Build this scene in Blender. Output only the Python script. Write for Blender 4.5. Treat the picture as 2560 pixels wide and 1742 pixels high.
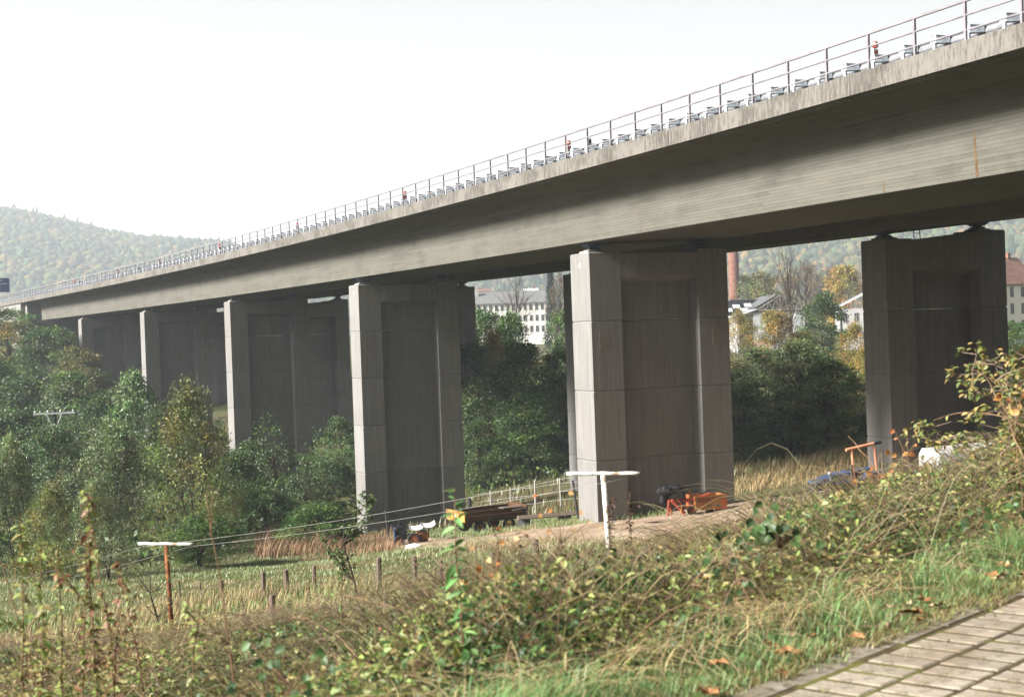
import bpy, math, random
import numpy as np
from mathutils import Vector, Matrix

for o in list(bpy.data.objects):
    bpy.data.objects.remove(o)
S = bpy.context.scene
COL = S.collection
R = math.radians

# ---------------------------------------------------------------- camera, world, sun, exposure
EYE = 9.0
FOCAL = 3657.0
PITCH, ROLL = -0.01115, 0.03563
cam_d = bpy.data.cameras.new('camera')
cam = bpy.data.objects.new('camera', cam_d)
COL.objects.link(cam)
S.camera = cam
cam_d.sensor_width = 36.0
cam_d.lens = FOCAL / 2560.0 * 36.0
cam_d.clip_start = 0.1
cam_d.clip_end = 9000.0
fw = Vector((0, math.cos(PITCH), math.sin(PITCH)))
rt = Vector((1, 0, 0))
up = Vector((0, -math.sin(PITCH), math.cos(PITCH)))
c_, s_ = math.cos(ROLL), math.sin(ROLL)
Rr = rt * c_ - up * s_
Uu = rt * s_ + up * c_
cam.matrix_world = Matrix(((Rr.x, Uu.x, -fw.x, 0), (Rr.y, Uu.y, -fw.y, 0), (Rr.z, Uu.z, -fw.z, EYE), (0, 0, 0, 1)))
cam_d.dof.use_dof = True
cam_d.dof.focus_distance = 55.0
cam_d.dof.aperture_fstop = 4.0

SUN_EL, SUN_AZ = R(31.0), math.atan2(-0.925, -0.36)      # azimuth measured from +Y towards +X
world = bpy.data.worlds.new("World")
S.world = world
world.use_nodes = True
wn, wl = world.node_tree.nodes, world.node_tree.links
wn.clear()
sky = wn.new('ShaderNodeTexSky')
sky.sky_type = 'NISHITA'
sky.sun_disc = False
sky.sun_elevation = SUN_EL
sky.sun_rotation = SUN_AZ
sky.dust_density = 8.0
sky.air_density = 1.0
bg1 = wn.new('ShaderNodeBackground'); bg1.inputs['Strength'].default_value = 0.012
bg2 = wn.new('ShaderNodeBackground'); bg2.inputs['Color'].default_value = (1.0, 0.985, 0.945, 1); bg2.inputs['Strength'].default_value = 0.22
# pale autumn haze: brightest low down, all the way round the horizon
wtc = wn.new('ShaderNodeTexCoord'); wsp = wn.new('ShaderNodeSeparateXYZ'); wl.new(wtc.outputs['Generated'], wsp.inputs[0])
wab = wn.new('ShaderNodeMath'); wab.operation = 'MAXIMUM'; wl.new(wsp.outputs[2], wab.inputs[0]); wab.inputs[1].default_value = 0.0
wsub = wn.new('ShaderNodeMath'); wsub.operation = 'SUBTRACT'; wsub.inputs[0].default_value = 1.0; wl.new(wab.outputs[0], wsub.inputs[1])
wpow = wn.new('ShaderNodeMath'); wpow.operation = 'POWER'; wl.new(wsub.outputs[0], wpow.inputs[0]); wpow.inputs[1].default_value = 3.0
wma = wn.new('ShaderNodeMath'); wma.operation = 'MULTIPLY_ADD'; wl.new(wpow.outputs[0], wma.inputs[0]); wma.inputs[1].default_value = 0.27; wma.inputs[2].default_value = 0.075
wl.new(wma.outputs[0], bg2.inputs['Strength'])
addn = wn.new('ShaderNodeAddShader'); wo = wn.new('ShaderNodeOutputWorld')
wl.new(sky.outputs[0], bg1.inputs['Color']); wl.new(bg1.outputs[0], addn.inputs[0]); wl.new(bg2.outputs[0], addn.inputs[1]); wl.new(addn.outputs[0], wo.inputs['Surface'])

sun_d = bpy.data.lights.new('sun', 'SUN')
sun_d.energy = 5.0
sun_d.angle = R(15.0)
sun_d.color = (1.0, 0.975, 0.935)
sun = bpy.data.objects.new('sun', sun_d)
COL.objects.link(sun)
sdir = Vector((math.sin(SUN_AZ) * math.cos(SUN_EL), math.cos(SUN_AZ) * math.cos(SUN_EL), math.sin(SUN_EL)))
sun.rotation_euler = sdir.to_track_quat('Z', 'Y').to_euler()

S.view_settings.view_transform = 'Standard'
S.view_settings.look = 'None'
S.view_settings.exposure = 1.9
S.view_settings.gamma = 1.0
S.cycles.max_bounces = 7
S.cycles.diffuse_bounces = 2
S.cycles.transmission_bounces = 4
S.cycles.volume_bounces = 0

# ---------------------------------------------------------------- helpers
class MB:
    """collects shapes and links them as one mesh object"""
    def __init__(s): s.v, s.f, s.uv = [], [], None
    def add(s, vs, fs):
        b = len(s.v); s.v += [tuple(x) for x in vs]; s.f += [tuple(i + b for i in f) for f in fs]; return s
    def box(s, c, d, M=None):
        x, y, z = d[0] / 2, d[1] / 2, d[2] / 2
        vs = [Vector((sx * x, sy * y, sz * z)) for sz in (-1, 1) for sy in (-1, 1) for sx in (-1, 1)]
        if M is not None: vs = [M @ v for v in vs]
        vs = [v + Vector(c) for v in vs]
        return s.add(vs, [(0, 2, 3, 1), (4, 5, 7, 6), (0, 1, 5, 4), (2, 6, 7, 3), (0, 4, 6, 2), (1, 3, 7, 5)])
    def b2(s, a, b): return s.box([(a[i] + b[i]) / 2 for i in range(3)], [abs(b[i] - a[i]) for i in range(3)])
    def cham(s, a, b, c):
        (x0, y0, z0), (x1, y1, z1) = a, b
        rings = [(z0, c), (z0 + c * 1.3, 0), (z1 - c * 1.3, 0), (z1, c)]
        vs = []
        for z, i in rings: vs += [(x0 + i, y0 + i, z), (x1 - i, y0 + i, z), (x1 - i, y1 - i, z), (x0 + i, y1 - i, z)]
        fs = [(3, 2, 1, 0), (12, 13, 14, 15)]
        for r in range(3):
            for k in range(4): fs.append((r * 4 + k, r * 4 + (k + 1) % 4, r * 4 + 4 + (k + 1) % 4, r * 4 + 4 + k))
        return s.add(vs, fs)
    def tube(s, pts, rad, n=8, cap=True):
        pts = [Vector(p) for p in pts]
        if not hasattr(rad, '__len__'): rad = [rad] * len(pts)
        vs, fs = [], []
        ref = None
        for i, p in enumerate(pts):
            t = (pts[min(i + 1, len(pts) - 1)] - pts[max(i - 1, 0)]).normalized()
            if ref is None: ref = t.orthogonal().normalized()
            u = (ref - t * ref.dot(t)).normalized(); ref = u; w = t.cross(u)
            for k in range(n):
                a = 2 * math.pi * k / n; vs.append(p + (u * math.cos(a) + w * math.sin(a)) * rad[i])
        for i in range(len(pts) - 1):
            for k in range(n): fs.append((i * n + k, i * n + (k + 1) % n, (i + 1) * n + (k + 1) % n, (i + 1) * n + k))
        if cap: fs += [tuple(range(n - 1, -1, -1)), tuple(range((len(pts) - 1) * n, len(pts) * n))]
        return s.add(vs, fs)
    def prism(s, prof, axis_pts):
        """extrude polygon prof (list of 3D points) by vector"""
        n = len(prof); p0 = [Vector(p) for p in prof]; p1 = [p + Vector(axis_pts) for p in p0]
        return s.add(p0 + p1, [tuple(range(n - 1, -1, -1)), tuple(range(n, 2 * n))] + [(i, (i + 1) % n, n + (i + 1) % n, n + i) for i in range(n)])
    def sphere(s, c, r, nu=10, nv=6, sc=(1, 1, 1)):
        vs, fs = [], []
        for j in range(nv + 1):
            th = math.pi * j / nv
            for i in range(nu):
                ph = 2 * math.pi * i / nu
                vs.append((c[0] + r * sc[0] * math.sin(th) * math.cos(ph), c[1] + r * sc[1] * math.sin(th) * math.sin(ph), c[2] + r * sc[2] * math.cos(th)))
        for j in range(nv):
            for i in range(nu): fs.append((j * nu + i, (j + 1) * nu + i, (j + 1) * nu + (i + 1) % nu, j * nu + (i + 1) % nu))
        return s.add(vs, fs)
    def mesh(s, name):
        me = bpy.data.meshes.new(name); me.from_pydata(s.v, [], s.f); me.update(); return me
    def build(s, name, mat, parent=None, smooth=False, M=None):
        me = s.mesh(name)
        if mat is not None: me.materials.append(mat)
        if smooth: me.polygons.foreach_set('use_smooth', [True] * len(me.polygons))
        return link(name, me, parent, M)

def link(name, data, parent=None, M=None):
    o = bpy.data.objects.new(name, data); COL.objects.link(o)
    if parent is not None: o.parent = parent
    if M is not None: o.matrix_basis = M
    return o
def copy_obj(o, parent=None, M=None):
    c = o.copy(); COL.objects.link(c); c.parent = parent
    if M is not None: c.matrix_basis = M
    return c
def copy_tree(o, M, label=None):
    c = copy_obj(o, None, M)
    if label: c['label'] = label
    for ch in list(o.children):
        d = copy_obj(ch, c)
        for g in list(ch.children): copy_obj(g, d)
    return c
def tag(o, label=None, cat=None, group=None, kind=None):
    if label: o['label'] = label
    if cat: o['category'] = cat
    if group: o['group'] = group
    if kind: o['kind'] = kind
    return o
def thing(name, label, cat, loc=(0, 0, 0), rz=0.0, group=None):
    o = bpy.data.objects.new(name, None); COL.objects.link(o)
    o.empty_display_size = 0.2
    o.location = loc; o.rotation_euler = (0, 0, rz)
    return tag(o, label, cat, group)

def npmesh(name, V, F, col=None, mat=None, parent=None, smooth=False):
    """V (n,3); F list of (m,k) int arrays; col (n,3)"""
    if not isinstance(F, (list, tuple)): F = [F]
    me = bpy.data.meshes.new(name)
    me.vertices.add(len(V)); me.vertices.foreach_set('co', np.asarray(V, np.float32).ravel())
    nl = sum(f.size for f in F); npol = sum(len(f) for f in F)
    me.loops.add(nl); me.polygons.add(npol)
    me.loops.foreach_set('vertex_index', np.concatenate([f.ravel() for f in F]).astype(np.int32))
    ls = np.concatenate([np.full(len(f), f.shape[1]) for f in F]).astype(np.int32)
    st = np.concatenate([[0], np.cumsum(ls)[:-1]]).astype(np.int32)
    me.polygons.foreach_set('loop_start', st)
    me.polygons.foreach_set('loop_total', ls)
    if smooth: me.polygons.foreach_set('use_smooth', np.ones(npol, bool))
    me.update(calc_edges=True)
    if col is not None:
        a = me.color_attributes.new('Col', 'FLOAT_COLOR', 'POINT')
        c4 = np.ones((len(V), 4), np.float32); c4[:, :3] = col
        a.data.foreach_set('color', c4.ravel())
    if mat: me.materials.append(mat)
    return link(name, me, parent)

# ---- materials
KA = 0.73      # base colours scaled down evenly against a raised exposure, to deepen the shade
def ka(c, k=KA): return tuple(x * k for x in c)
def newmat(name):
    m = bpy.data.materials.new(name); m.use_nodes = True
    n = m.node_tree.nodes; n.clear()
    return m, n, m.node_tree.links
def N(n, t, **k):
    x = n.new('ShaderNode' + t)
    for a, b in k.items():
        if a.startswith('i_'):
            x.inputs[a[2:].replace('_', ' ')].default_value = b
        else: setattr(x, a, b)
    return x
def ramp(n, stops):
    r = n.new('ShaderNodeValToRGB'); e = r.color_ramp.elements
    while len(e) < len(stops): e.new(0.5)
    for i, (p, c) in enumerate(stops): e[i].position = p; e[i].color = (*c, 1) if len(c) == 3 else c
    return r
def principled(n, l, rough=0.8, spec=0.3, metal=0.0):
    p = n.new('ShaderNodeBsdfPrincipled'); p.inputs['Roughness'].default_value = rough
    p.inputs['Metallic'].default_value = metal; p.inputs['Specular IOR Level'].default_value = spec
    o = n.new('ShaderNodeOutputMaterial'); l.new(p.outputs[0], o.inputs[0]); return p
def noisy(name, c1, c2, scale=4.0, rough=0.8, spec=0.3, metal=0.0, detail=6.0, bump=0.0, c3=None, scale3=1.0, lo=0.35, hi=0.65, rand=0.0, coord='Object', stretch=(1, 1, 1)):
    c1, c2 = ka(c1), ka(c2); c3 = ka(c3) if c3 is not None else None
    m, n, l = newmat(name); p = principled(n, l, rough, spec, metal)
    tc = n.new('ShaderNodeTexCoord'); mp = n.new('ShaderNodeMapping'); mp.inputs['Scale'].default_value = stretch
    l.new(tc.outputs[coord], mp.inputs[0])
    nz = N(n, 'TexNoise', i_Scale=scale, i_Detail=detail, i_Roughness=0.62); l.new(mp.outputs[0], nz.inputs['Vector'])
    r = ramp(n, [(lo, c1), (hi, c2)]); l.new(nz.outputs['Fac'], r.inputs[0]); out = r.outputs[0]
    if c3 is not None:
        n3 = N(n, 'TexNoise', i_Scale=scale3, i_Detail=5.0, i_Roughness=0.6); l.new(mp.outputs[0], n3.inputs['Vector'])
        r3 = ramp(n, [(0.5, (0, 0, 0)), (0.62, (1, 1, 1))]); l.new(n3.outputs['Fac'], r3.inputs[0])
        mx = N(n, 'Mix', data_type='RGBA'); l.new(r3.outputs[0], mx.inputs[0]); l.new(out, mx.inputs[6]); mx.inputs[7].default_value = (*c3, 1); out = mx.outputs[2]
    if rand:
        oi = n.new('ShaderNodeObjectInfo'); mr = N(n, 'MapRange'); mr.inputs['To Min'].default_value = 1 - rand; mr.inputs['To Max'].default_value = 1 + rand
        l.new(oi.outputs['Random'], mr.inputs[0]); hs = N(n, 'HueSaturation'); l.new(mr.outputs[0], hs.inputs['Value']); l.new(out, hs.inputs['Color']); out = hs.outputs[0]
    l.new(out, p.inputs['Base Color'])
    if bump:
        b = N(n, 'Bump'); b.inputs['Strength'].default_value = 0.6; b.inputs['Distance'].default_value = bump; l.new(nz.outputs['Fac'], b.inputs['Height']); l.new(b.outputs[0], p.inputs['Normal'])
    return m
def foliage(name, transl=0.3, rough=0.55, vary=0.18, gloss=0.05):
    m, n, l = newmat(name)
    at = N(n, 'Attribute', attribute_name='Col')
    oi = n.new('ShaderNodeObjectInfo'); mr = N(n, 'MapRange'); mr.inputs['To Min'].default_value = 1 - vary; mr.inputs['To Max'].default_value = 1 + vary
    l.new(oi.outputs['Random'], mr.inputs[0])
    hs = N(n, 'HueSaturation'); l.new(at.outputs['Color'], hs.inputs['Color']); l.new(mr.outputs[0], hs.inputs['Value'])
    d = n.new('ShaderNodeBsdfDiffuse'); t = n.new('ShaderNodeBsdfTranslucent'); g = n.new('ShaderNodeBsdfGlossy'); g.inputs['Roughness'].default_value = rough
    l.new(hs.outputs[0], d.inputs[0]); l.new(hs.outputs[0], t.inputs[0])
    m1 = N(n, 'MixShader'); m1.inputs[0].default_value = transl; l.new(d.outputs[0], m1.inputs[1]); l.new(t.outputs[0], m1.inputs[2])
    m2 = N(n, 'MixShader'); m2.inputs[0].default_value = gloss; l.new(m1.outputs[0], m2.inputs[1]); l.new(g.outputs[0], m2.inputs[2])
    o = n.new('ShaderNodeOutputMaterial'); l.new(m2.outputs[0], o.inputs[0]); return m
def plain(name, c, rough=0.6, spec=0.3, metal=0.0):
    k = 0.82
    return noisy(name, tuple(x * k for x in c), tuple(min(1, x * 1.08) for x in c), scale=6.0, rough=rough, spec=spec, metal=metal)

def board_concrete(name, mode, base, dark, board=0.12, rough=0.9):
    """concrete cast against boards: mode 'pier' vertical boards on object x+y, mode 'girder' boards along uv.u"""
    base, dark = ka(base), ka(dark)
    m, n, l = newmat(name); p = principled(n, l, rough, 0.2)
    tc = n.new('ShaderNodeTexCoord')
    sep = n.new('ShaderNodeSeparateXYZ')
    if mode == 'pier':
        l.new(tc.outputs['Object'], sep.inputs[0])
        a = N(n, 'Math', operation='ADD'); l.new(sep.outputs[0], a.inputs[0]); l.new(sep.outputs[1], a.inputs[1]); across = a.outputs[0]; along = sep.outputs[2]
    else:
        l.new(tc.outputs['UV'], sep.inputs[0]); across = sep.outputs[1]; along = sep.outputs[0]
    dv = N(n, 'Math', operation='DIVIDE'); l.new(across, dv.inputs[0]); dv.inputs[1].default_value = board
    fl = N(n, 'Math', operation='FLOOR'); l.new(dv.outputs[0], fl.inputs[0])
    fr = N(n, 'Math', operation='FRACT'); l.new(dv.outputs[0], fr.inputs[0])
    # boards of a few metres butt against each other
    k = N(n, 'Math', operation='MULTIPLY'); l.new(fl.outputs[0], k.inputs[0]); k.inputs[1].default_value = 0.377
    a2 = N(n, 'Math', operation='MULTIPLY_ADD'); l.new(along, a2.inputs[0]); a2.inputs[1].default_value = 0.30; l.new(k.outputs[0], a2.inputs[2])
    fl2 = N(n, 'Math', operation='FLOOR'); l.new(a2.outputs[0], fl2.inputs[0])
    oi = n.new('ShaderNodeObjectInfo')
    cb = n.new('ShaderNodeCombineXYZ'); l.new(fl.outputs[0], cb.inputs[0]); l.new(fl2.outputs[0], cb.inputs[1]); l.new(oi.outputs['Random'], cb.inputs[2])
    wnz = N(n, 'TexWhiteNoise'); l.new(cb.outputs[0], wnz.inputs['Vector'])
    # streak noise
    cb2 = n.new('ShaderNodeCombineXYZ'); l.new(across, cb2.inputs[0]); l.new(along, cb2.inputs[1]); l.new(oi.outputs['Random'], cb2.inputs[2])
    mp = n.new('ShaderNodeMapping'); mp.inputs['Scale'].default_value = (3.5, 0.35, 7.0) if mode == 'pier' else (1.2, 0.35, 7.0); l.new(cb2.outputs[0], mp.inputs[0])
    nz = N(n, 'TexNoise', i_Scale=1.6, i_Detail=8.0, i_Roughness=0.65); l.new(mp.outputs[0], nz.inputs['Vector'])
    nf = N(n, 'TexNoise', i_Scale=18.0, i_Detail=4.0); l.new(cb2.outputs[0], nf.inputs['Vector'])
    s1 = N(n, 'Math', operation='MULTIPLY_ADD'); l.new(wnz.outputs['Value'], s1.inputs[0]); s1.inputs[1].default_value = 0.18; nzs = N(n, 'Math', operation='MULTIPLY_ADD'); l.new(nz.outputs['Fac'], nzs.inputs[0]); nzs.inputs[1].default_value = 0.55
    bgn = N(n, 'TexNoise', i_Scale=0.55, i_Detail=5.0, i_Roughness=0.55); l.new(cb2.outputs[0], bgn.inputs['Vector']); bgm = N(n, 'Math', operation='MULTIPLY'); l.new(bgn.outputs['Fac'], bgm.inputs[0]); bgm.inputs[1].default_value = 0.45; l.new(bgm.outputs[0], nzs.inputs[2]); l.new(nzs.outputs[0], s1.inputs[2])
    s2 = N(n, 'Math', operation='MULTIPLY_ADD'); l.new(nf.outputs['Fac'], s2.inputs[0]); s2.inputs[1].default_value = 0.3; l.new(s1.outputs[0], s2.inputs[2])
    r = ramp(n, [(0.42, dark), (0.72, base), (1.0, tuple(min(1, x * 1.22) for x in base))]); l.new(s2.outputs[0], r.inputs[0])
    # board joints
    jt = N(n, 'Math', operation='LESS_THAN'); l.new(fr.outputs[0], jt.inputs[0]); jt.inputs[1].default_value = 0.14
    jm = N(n, 'Math', operation='MULTIPLY'); l.new(jt.outputs[0], jm.inputs[0]); jm.inputs[1].default_value = 0.42 if mode == 'girder' else 0.28
    mx = N(n, 'Mix', data_type='RGBA', blend_type='MULTIPLY'); l.new(jm.outputs[0], mx.inputs[0]); l.new(r.outputs[0], mx.inputs[6]); mx.inputs[7].default_value = (0.35, 0.33, 0.3, 1)
    # blotches per cast lift
    mr = N(n, 'MapRange'); mr.inputs['To Min'].default_value = 0.94; mr.inputs['To Max'].default_value = 1.06; l.new(oi.outputs['Random'], mr.inputs[0])
    hs = N(n, 'HueSaturation'); l.new(mr.outputs[0], hs.inputs['Value']); l.new(mx.outputs[2], hs.inputs['Color'])
    l.new(hs.outputs[0], p.inputs['Base Color'])
    b = N(n, 'Bump'); b.inputs['Strength'].default_value = 0.5; b.inputs['Distance'].default_value = 0.012
    hsum = N(n, 'Math', operation='SUBTRACT'); l.new(wnz.outputs['Value'], hsum.inputs[0]); l.new(jt.outputs[0], hsum.inputs[1]); l.new(hsum.outputs[0], b.inputs['Height']); l.new(b.outputs[0], p.inputs['Normal'])
    return m

M_PIER = board_concrete('board_marked_concrete', 'pier', (0.228, 0.218, 0.206), (0.150, 0.142, 0.134), 0.085)
M_GIRD = board_concrete('girder_concrete', 'girder', (0.132, 0.125, 0.103), (0.074, 0.069, 0.056), 0.11)
M_FARG = board_concrete('far_girder_concrete', 'girder', (0.14, 0.13, 0.115), (0.08, 0.074, 0.066), 0.11)
def edge_mat():
    m, n, l = newmat('stained_edge_concrete'); p = principled(n, l, 0.92, 0.2)
    tc = n.new('ShaderNodeTexCoord'); mp = n.new('ShaderNodeMapping'); mp.inputs['Scale'].default_value = (1, 0.22, 1); l.new(tc.outputs['UV'], mp.inputs[0])
    a = N(n, 'TexNoise', i_Scale=9.0, i_Detail=8.0, i_Roughness=0.7); l.new(mp.outputs[0], a.inputs['Vector'])
    b = N(n, 'TexNoise', i_Scale=0.7, i_Detail=4.0); l.new(tc.outputs['UV'], b.inputs['Vector'])
    f = N(n, 'TexNoise', i_Scale=40.0, i_Detail=3.0); l.new(tc.outputs['UV'], f.inputs['Vector'])
    s1 = N(n, 'Math', operation='MULTIPLY_ADD'); l.new(b.outputs['Fac'], s1.inputs[0]); s1.inputs[1].default_value = 0.5; l.new(a.outputs['Fac'], s1.inputs[2])
    s2 = N(n, 'Math', operation='MULTIPLY_ADD'); l.new(f.outputs['Fac'], s2.inputs[0]); s2.inputs[1].default_value = 0.35; l.new(s1.outputs[0], s2.inputs[2])
    r = ramp(n, [(0.70, (0.045, 0.04, 0.033)), (0.90, (0.09, 0.082, 0.071)), (1.0, (0.14, 0.129, 0.114))]); l.new(s2.outputs[0], r.inputs[0])
    l.new(r.outputs[0], p.inputs['Base Color']); return m
M_EDGE = edge_mat()
M_PLATE = noisy('patch_concrete', (0.36, 0.32, 0.28), (0.46, 0.42, 0.37), 5.0, 0.9)
M_PATCH = noisy('cover_plate_concrete', (0.19, 0.168, 0.147), (0.25, 0.225, 0.20), 5.0, 0.9)
M_GALV = noisy('galvanised_steel', (0.36, 0.37, 0.39), (0.50, 0.51, 0.53), 3.0, 0.5, 0.5, 0.3)
M_RAIL = noisy('weathered_railing_paint', (0.21, 0.19, 0.20), (0.32, 0.295, 0.31), 2.0, 0.55, 0.4, 0.1)
M_GUARD = noisy('guardrail_zinc', (0.66, 0.74, 0.82), (0.80, 0.87, 0.94), 3.0, 0.5, 0.5, 0.0)
M_BEAR = noisy('bearing_blue_grey_paint', (0.10, 0.13, 0.19), (0.18, 0.22, 0.30), 8.0, 0.6)
M_RUST = noisy('rusty_steel', (0.15, 0.05, 0.02), (0.34, 0.125, 0.035), 9.0, 0.85, 0.2, c3=(0.05, 0.03, 0.025), scale3=4.0, bump=0.01)
M_ASPH = noisy('asphalt', (0.04, 0.04, 0.042), (0.07, 0.07, 0.07), 12.0, 0.9)
M_BLACK = plain('black_rubber', (0.018, 0.018, 0.02), 0.75, 0.3)
M_WHITE = noisy('flaking_white_paint', (0.66, 0.64, 0.58), (0.82, 0.80, 0.74), 7.0, 0.6, c3=(0.30, 0.20, 0.12), scale3=6.0)
M_WHITE2 = plain('white_paint', (0.78, 0.78, 0.76), 0.5)
M_RED = plain('red_sheeting', (0.62, 0.05, 0.02), 0.5)
M_LAMP = plain('red_lamp_lens', (0.70, 0.07, 0.03), 0.25, 0.6)
M_BLUE = plain('sign_blue', (0.015, 0.06, 0.20), 0.5)
M_WOOD = noisy('weathered_wood', (0.10, 0.075, 0.055), (0.24, 0.19, 0.15), 6.0, 0.9, 0.1, stretch=(4, 4, 0.4))
M_BARK = noisy('bark', (0.035, 0.028, 0.02), (0.10, 0.08, 0.06), 8.0, 0.95, 0.1, stretch=(3, 3, 0.5))
M_STALK = noisy('dry_stem', (0.12, 0.07, 0.045), (0.28, 0.18, 0.10), 4.0, 0.9, 0.1)
def paver_mat(name, c1, c2, dirt):
    m = noisy(name, c1, c2, 9.0, 0.93, 0.15, detail=9.0, bump=0.005, c3=tuple(x * 0.6 for x in c1), scale3=14.0, rand=0.16)
    n, l = m.node_tree.nodes, m.node_tree.links; p = [x for x in n if x.type == 'BSDF_PRINCIPLED'][0]; src = p.inputs['Base Color'].links[0].from_socket
    g = n.new('ShaderNodeNewGeometry'); a = N(n, 'TexNoise', i_Scale=2.2, i_Detail=6.0, i_Roughness=0.65); l.new(g.outputs['Position'], a.inputs['Vector'])
    r = ramp(n, [(0.40, (0, 0, 0)), (0.66, (0.8, 0.8, 0.8))]); l.new(a.outputs['Fac'], r.inputs[0])
    mx = N(n, 'Mix', data_type='RGBA'); l.new(r.outputs[0], mx.inputs[0]); l.new(src, mx.inputs[6]); mx.inputs[7].default_value = (*ka(dirt), 1); l.new(mx.outputs[2], p.inputs['Base Color']); return m
M_PAVER = paver_mat('concrete_paver', (0.29, 0.245, 0.19), (0.44, 0.385, 0.31), (0.20, 0.15, 0.10))
M_MOSS = noisy('mossy_joint_sand', (0.055, 0.038, 0.024), (0.10, 0.085, 0.04), 5.0, 0.98, 0.05, c3=(0.12, 0.125, 0.03), scale3=2.5)
M_KERB = paver_mat('kerb_concrete', (0.20, 0.17, 0.13), (0.31, 0.27, 0.215), (0.13, 0.105, 0.06))
M_LEAF = foliage('leaves', 0.36, 0.5, 0.15, 0.03)
M_LEAF_F = foliage('near_leaves', 0.32, 0.5, 0.04, 0.025)
M_GRASS = foliage('grass_blades', 0.35, 0.5, 0.0, 0.04)
M_STRAW = foliage('dry_stems', 0.15, 0.7, 0.05, 0.02)
M_FOREST = foliage('far_forest', 0.0, 0.8, 0.0, 0.0)

# ---------------------------------------------------------------- terrain
def spot(col, dist):
    """ground position on a compass bearing (column of the camera's horizon) at a distance"""
    return ((col - 1280.0) / FOCAL * dist, dist)
CP = [(0, 14, -3.3), (640, 10.5, -2.55), (1280, 8.5, -2.1), (1700, 6.2, -1.66), (0, 25, -5.3), (400, 33, -6.6), (640, 20, -4.4), (1280, 20, -3.9),
      (1500, 26.6, -4.75), (1500, 13, -2.5), (1800, 12, -2.05), (2100, 16, -2.35), (2500, 14, -1.8), (2500, 20, -2.35), (2560, 30, -3.6), (1900, 25, -3.9),
      (2200, 35, -4.9), (2100, 50, -6.0), (2400, 40, -5.0), (600, 50, -8.3), (250, 55, -9.0), (1000, 47, -7.7), (1280, 45, -7.4), (1280, 60, -8.35), (1700, 50, -7.0),
      (1500, 63, -8.3), (1836, 65.5, -8.0), (920, 91, -12.4), (1180, 80, -10.8), (1400, 62, -8.4), (1950, 63, -7.6), (2200, 67, -7.3), (700, 85, -11.3), (700, 65, -9.9), (150, 70, -10.4),
      (1300, 100, -11.2), (1300, 115, -10.2), (1300, 135, -9.4), (1950, 85, -8.7), (2560, 80, -6.5), (1300, 180, -8), (1900, 150, -8), (1900, 300, -6), (1300, 440, -4), (1900, 420, -4), (2560, 300, -5), (2560, 200, -6),
      (580, 120, -12.8), (360, 150, -12), (200, 180, -8), (110, 200, -1.5), (30, 215, 2.0), (-200, 220, 3), (200, 260, 2), (600, 260, -5), (0, 150, -10), (-400, 150, -10), (0, 100, -12), (-600, 90, -12), (800, 400, -4),
      (-600, 500, 4), (0, 500, 2), (3000, 300, -3), (3600, 120, -4)]
cp_xyz = [(*spot(c, d), z) for c, d, z in CP]
cp_xyz += [(0, 0, -1.75), (3, 5, -1.6), (4.5, 9, -1.6), (6, 13, -1.6), (8, 9, -1.55), (12, 14, -1.6), (15, 0, -1.0), (3, -6, -1.5), (-3, 2, -2.2), (-12, 4, -4.0), (-10, -10, -3.2), (-40, 0, -8), (-40, 30, -9), (30, 20, -1.0), (30, 45, -5.0), (60, 10, 9), (34, -8, 4.5), (12, -18, 1.5), (0, -35, 5), (25, -45, 16), (0, -90, 26), (70, -70, 36), (110, 0, 24), (120, 60, 12), (-60, -60, -2), (-60, -140, 24), (60, -200, 60), (-200, -200, 20), (250, 0, 50), (900, 900, 0), (-900, 900, 0), (0, 1500, 0), (1500, 0, 60), (-1500, 0, 0), (0, -1500, 70), (-1500, 1500, 0), (1500, 1500, 0)]  # unseen ground behind and right of the camera raised to block low sky light
CPX = np.array(cp_xyz, float)
def _k(d): return -np.sqrt(d * d + 4.0)
_D = np.linalg.norm(CPX[:, None, :2] - CPX[None, :, :2], axis=2)
_A = _k(_D) + 0.15 * np.eye(len(CPX)); _n = len(CPX)
_B = np.zeros((_n + 1, _n + 1)); _B[:_n, :_n] = _A; _B[:_n, _n] = 1; _B[_n, :_n] = 1
_w = np.linalg.solve(_B, np.concatenate([CPX[:, 2], [0]]))
PE0 = np.array([0.90, 6.26]); PED = np.array([0.66, 0.75]); PED = PED / np.linalg.norm(PED); PEN = np.array([-PED[1], PED[0]])   # path edge line, PEN points to the bank
def edge_dist(x, y): return (x - PE0[0]) * PEN[0] + (y - PE0[1]) * PEN[1]
def edge_along(x, y): return (x - PE0[0]) * PED[0] + (y - PE0[1]) * PED[1]
def ground(x, y):
    x = np.asarray(x, float); y = np.asarray(y, float); sh = x.shape
    P = np.stack([x.ravel(), y.ravel()], 1); out = np.empty(len(P))
    for a in range(0, len(P), 20000):
        q = P[a:a + 20000]; d = np.linalg.norm(q[:, None, :] - CPX[None, :, :2], axis=2); out[a:a + 20000] = _k(d) @ _w[:-1] + _w[-1]
    z = out.reshape(sh)
    e = edge_dist(x, y)
    t = np.clip((e - 0.3) / 2.0, 0, 1); t = t * t * (3 - 2 * t)
    near = np.clip((24 - np.hypot(x, y)) / 10, 0, 1)
    flat = -1.615 - 0.0 * e
    zz = z * t + flat * (1 - t)
    z = z + (zz - z) * near
    r = np.hypot(x, y)
    z = z + 0.06 * np.sin(x * 1.3 + 1.0) * np.sin(y * 1.1) * np.clip((e - 0.6), 0, 1) + np.clip((r - 40) / 60, 0, 1) * 0.25 * np.sin(x * 0.23) * np.cos(y * 0.19)
    return z + EYE
def gz(x, y): return float(ground(np.array([x]), np.array([y]))[0])

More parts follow.
